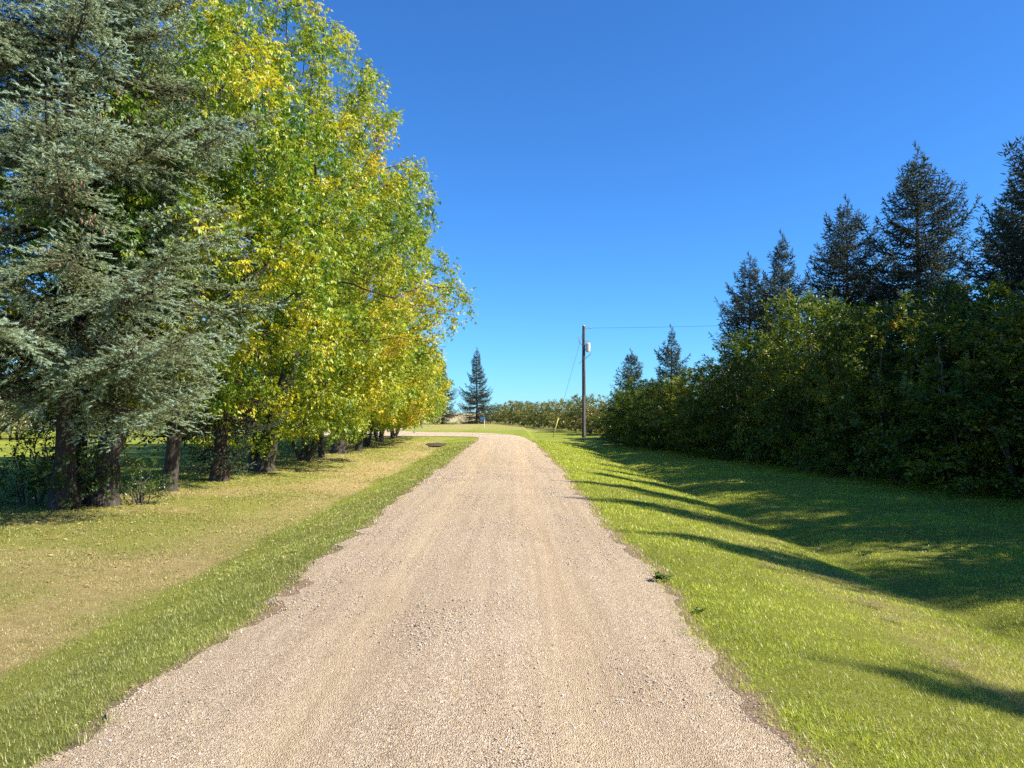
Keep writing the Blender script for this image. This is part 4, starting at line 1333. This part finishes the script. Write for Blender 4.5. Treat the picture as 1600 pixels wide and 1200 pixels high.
# ------------------------------------------------------------------ parked car behind the tree row
M_CAR = simple_mat('dark blue car paint', (0.012, 0.022, 0.06), 0.25, 0.2, 0.03)
M_GLASS = simple_mat('dark glass', (0.03, 0.035, 0.04), 0.06)
M_TYRE = simple_mat('tyre rubber', (0.02, 0.02, 0.02), 0.85)
M_RIM = simple_mat('rim alloy', (0.5, 0.5, 0.52), 0.35, 0.8)
M_RED = simple_mat('tail light red', (0.35, 0.01, 0.01), 0.25)
M_PLASTIC = simple_mat('black plastic', (0.03, 0.03, 0.03), 0.6)
car = empty('parked_car', (-10.6, 55.6, 0.05), 0, 'dark blue parked car glimpsed between the stout trunks on the left', 'car')
def prism(profile, w0, inset):
    """side profile in (y,z) extruded across x with the upper part pinched in."""
    bm = bmesh.new()
    zmax = max(p[1] for p in profile)
    L, Rr = [], []
    for yv, zv in profile:
        w = w0 - inset * max(0, (zv - 0.95) / (zmax - 0.95 + 1e-6)) if zmax > 1.2 else w0
        L.append(bm.verts.new((-w, yv, zv))); Rr.append(bm.verts.new((w, yv, zv)))
    n = len(profile)
    for i in range(n):
        j = (i + 1) % n
        bm.faces.new((L[i], L[j], Rr[j], Rr[i]))
    bm.faces.new(L[::-1]); bm.faces.new(Rr)
    bmesh.ops.recalc_face_normals(bm, faces=bm.faces)
    bmesh.ops.bevel(bm, geom=list(bm.edges), offset=0.035, segments=2, affect='EDGES')
    return bm
body_prof = [(-2.25, .35), (2.2, .35), (2.3, .6), (2.22, .85), (1.2, 1.0), (.45, 1.55), (-1.9, 1.62), (-2.2, 1.05), (-2.3, .8)]
link('body', bm_mesh('car body', prism(body_prof, .9, .16), M_CAR, False), car)
bm = bmesh.new(); add_box(bm, (0, -2.12, 1.32), (1.2, 0.03, 0.36), 0.01, Matrix.Rotation(0, 3, 'X'))
for v in bm.verts: v.co.y += (v.co.z - 1.32) * 0.48
link('rear_window', bm_mesh('rear window', bm, M_GLASS), car)
for sgn in (-1, 1):
    bm = bmesh.new(); add_box(bm, (0, 0, 0), (0.02, 1.9, 0.36), 0.008)
    bmesh.ops.rotate(bm, cent=(0, 0, 0), matrix=Matrix.Rotation(-sgn * 0.22, 3, 'Y'), verts=bm.verts)
    bmesh.ops.translate(bm, vec=(sgn * 0.825, -0.75, 1.28), verts=bm.verts)
    link('side_window', bm_mesh('side window', bm, M_GLASS), car)
    bm = bmesh.new(); add_box(bm, (sgn * 0.72, -2.30, 0.92), (0.26, 0.06, 0.2), 0.02)
    link('tail_light', bm_mesh('tail light', bm, M_RED), car)
    for yy in (-1.4, 1.4):
        bm = bmesh.new(); add_tube(bm, (sgn * 0.70, yy, 0.33), (sgn * 0.915, yy, 0.33), 0.33, 0.33, 24)
        w = link('wheel', bm_mesh('tyre', bm, M_TYRE), car)
        bm = bmesh.new(); add_tube(bm, (sgn * 0.90, yy, 0.33), (sgn * 0.925, yy, 0.33), 0.2, 0.18, 16)
        link('rim', bm_mesh('rim', bm, M_RIM), w)
bm = bmesh.new(); add_box(bm, (0, -2.31, 0.5), (1.7, 0.14, 0.24), 0.04)
link('rear_bumper', bm_mesh('bumper', bm, M_PLASTIC), car)
bm = bmesh.new(); add_box(bm, (0.0, -2.32, 0.78), (0.32, 0.03, 0.16), 0.004)
link('number_plate', bm_mesh('plate', bm, M_WHITE), car)

# ------------------------------------------------------------------ house behind the trees
M_SIDING = simple_mat('pale grey siding', (0.58, 0.60, 0.62), 0.6, var=0.05)
M_ROOF = simple_mat('roof shingles', (0.12, 0.11, 0.10), 0.9, var=0.3, scale=14, bump=0.6)
M_TRIM = simple_mat('white trim', (0.78, 0.78, 0.76), 0.5)
M_DOOR = simple_mat('door paint', (0.25, 0.08, 0.06), 0.4)
HX0, HX1, HY0, HY1, HZ = -44.0, -21.5, 68.0, 77.0, -0.05
hs = empty('house', ((HX0 + HX1) / 2, (HY0 + HY1) / 2, HZ), 0, 'pale grey sided bungalow behind the left trees across the yard', 'house')
W2, D2 = (HX1 - HX0) / 2, (HY1 - HY0) / 2
bm = bmesh.new(); add_box(bm, (0, 0, 1.4), (2 * W2 - .1, 2 * D2 - .1, 2.8))
link('wall', bm_mesh('house wall', bm, M_SIDING), hs)
bm = bmesh.new()
for i in range(16):
    z = 0.35 + i * 0.15
    for s_, y_ in ((1, -D2),):
        v = [bm.verts.new(p) for p in ((-W2, y_ - 0.03, z), (W2, y_ - 0.03, z), (W2, y_ + 0.02, z + 0.15), (-W2, y_ + 0.02, z + 0.15), (-W2, y_ + .04, z), (W2, y_ + .04, z))]
        bm.faces.new((v[0], v[1], v[2], v[3])); bm.faces.new((v[4], v[5], v[1], v[0]))
    v = [bm.verts.new(p) for p in ((W2 + .03, -D2, z), (W2 + .03, D2, z), (W2 - .02, D2, z + .15), (W2 - .02, -D2, z + .15))]
    bm.faces.new(v)
o = link('siding', bm_mesh('siding', bm, M_SIDING), hs); o['kind'] = 'stuff'
bm = bmesh.new()
prof = [(-D2 - .6, 2.75), (0, 5.0), (D2 + .6, 2.75), (D2 + .6, 2.6), (0, 4.8), (-D2 - .6, 2.6)]
a_ = [bm.verts.new((-W2 - .5, y, z)) for y, z in prof]; b_ = [bm.verts.new((W2 + .5, y, z)) for y, z in prof]
for i in range(6):
    j = (i + 1) % 6
    bm.faces.new((a_[i], a_[j], b_[j], b_[i]))
bm.faces.new(a_[::-1]); bm.faces.new(b_)
bmesh.ops.recalc_face_normals(bm, faces=bm.faces)
rf = link('roof', bm_mesh('roof', bm, M_ROOF), hs)
bm = bmesh.new()
for sx in (-W2 + .02, W2 - .02):
    v = [bm.verts.new(p) for p in ((sx, -D2 + .05, 2.7), (sx, D2 - .05, 2.7), (sx, 0, 4.75))]
    bm.faces.new(v)
link('gable', bm_mesh('gable', bm, M_SIDING), hs)
bm = bmesh.new(); add_box(bm, (4, 0.5, 5.0), (0.7, 0.6, 1.4), 0.01)
link('chimney', bm_mesh('chimney', bm, simple_mat('chimney brick', (0.30, 0.14, 0.10), 0.9, var=0.2, scale=20)), rf)
for wx_ in (-8.5, -4.0, 3.0, 7.5):
    bm = bmesh.new()
    for (cx_, cz_, sx_, sz_) in ((0, .65, 1.7, .1), (0, -.65, 1.7, .1), (-.8, 0, .1, 1.2), (.8, 0, .1, 1.2), (0, 0, .07, 1.2)):
        add_box(bm, (wx_ + cx_, -D2 - 0.06, 1.65 + cz_), (sx_, 0.08, sz_))
    wf_ = link('window', bm_mesh('window frame', bm, M_TRIM), hs)
    bm = bmesh.new(); add_box(bm, (wx_, -D2 - 0.035, 1.65), (1.5, 0.03, 1.2))
    link('pane', bm_mesh('pane', bm, M_GLASS), wf_)
bm = bmesh.new(); add_box(bm, (0, -D2 - 0.05, 1.15), (0.95, 0.06, 2.1), 0.01)
dr = link('door', bm_mesh('door', bm, M_DOOR), hs)
bm = bmesh.new(); add_tube(bm, (0.36, -D2 - .08, 1.1), (0.36, -D2 - .16, 1.1), 0.035, 0.035, 10)
link('handle', bm_mesh('handle', bm, M_STEEL), dr)

# ------------------------------------------------------------------ verge weeds, suckers and dry clippings
def weed_mesh(seed, n=34, L=0.075):
    rng = np.random.default_rng(seed)
    a = rng.uniform(0, 6.283, n); el = rng.uniform(0.1, 1.0, n)
    A = np.stack([np.cos(a) * np.cos(el), np.sin(a) * np.cos(el), np.sin(el)], 1)
    Nn = unit(np.array([0, 0, 1.0]) - A * A[:, 2:3] + rng.normal(0, .1, (n, 3)))
    P = np.zeros((n, 3)) + rng.normal(0, 0.03, (n, 3)) * np.array([1, 1, 0.2]) + np.array([0, 0, 0.01])
    LL = L * rng.uniform(0.6, 1.3, n)
    V, F = leaf_quads(P, A, Nn, LL, LL * 0.42, 0.15)
    return mesh_np('weed leaves', V, F, M_SUCKER, False, {'rnd': np.repeat(rng.random(n), 4)})
WM = [weed_mesh(1), weed_mesh(2)]
for i, (x, y, s, lab) in enumerate([(1.45, 7.35, 1.1, 'broad leaved green weed on the right road edge, largest one'), (1.52, 6.2, .55, 'small green weed on the right road edge nearer than the largest')]):
    o = link('weed_plant', WM[i % 2], None, (x, y, float(zfun(x, y)) + 0.015), (0, 0, i * 1.3), (s, s, s))
    tag(o, lab, 'weed', 'weeds on the road edges')

def clippings(seed, n=260, r=0.16):
    rng = np.random.default_rng(seed)
    p = rng.normal(0, r * 0.5, (n, 3)); p[:, 2] = np.abs(p[:, 2]) * 0.22 + 0.015
    a = rng.uniform(0, 6.283, n)
    d = np.stack([np.cos(a), np.sin(a), rng.normal(0, .25, n)], 1) * rng.uniform(0.03, 0.08, (n, 1))
    s = np.stack([-np.sin(a), np.cos(a), np.zeros(n)], 1) * 0.002
    V = np.stack([p - s, p + s, p + d], 1).reshape(-1, 3)
    pal = np.array([[0.35, 0.28, 0.15], [0.5, 0.42, 0.25], [0.22, 0.17, 0.09]])
    return mesh_np('clippings', V, np.arange(3 * n).reshape(n, 3), M_BLADE, False, None, {'tint': np.repeat(pal[rng.choice(3, n)], 3, 0)})
cl = [clippings(1), clippings(2)]
for i, (x, y, s, lab) in enumerate([(3.55, 7.5, 1.2, 'larger clump of dry grass clippings on the right verge'), (3.2, 5.55, .9, 'smaller dry clump of clippings nearer on the right verge'), (3.45, 6.9, .8, 'thin dry clippings just before the larger clump'), (2.9, 8.8, .7, 'thin dry clippings at the edge of the hedge shadow')]):
    o = link('grass_clippings', cl[i % 2], None, (x, y, float(zfun(x, y)) + 0.01), (0, 0, i * 1.1), (s, s, s))
    tag(o, lab, 'clippings', 'dry clumps of grass clippings')

SK = shrub_meshes('sucker shrub', 240, 1.9, 1.3, nst=8, natt=360, D=0.2, twigs=2.4, per=5, L=0.09, W=0.05, mat=M_SUCKER, z0=0.15)
for x, y, s, lab in [(-8.9, 15.2, 1.0, 'leafy dark suckers around the foot of the double trunk'), (-9.9, 15.6, .75, 'dark sucker shrub left of the double trunk'), (-7.9, 16.1, .5, 'small leafy sucker right of the double trunk')]:
    place_shrub(SK, x, y, x, s, s, lab, 'suckers at the foot of the near trees', 'sucker_shrub', 'shrub')
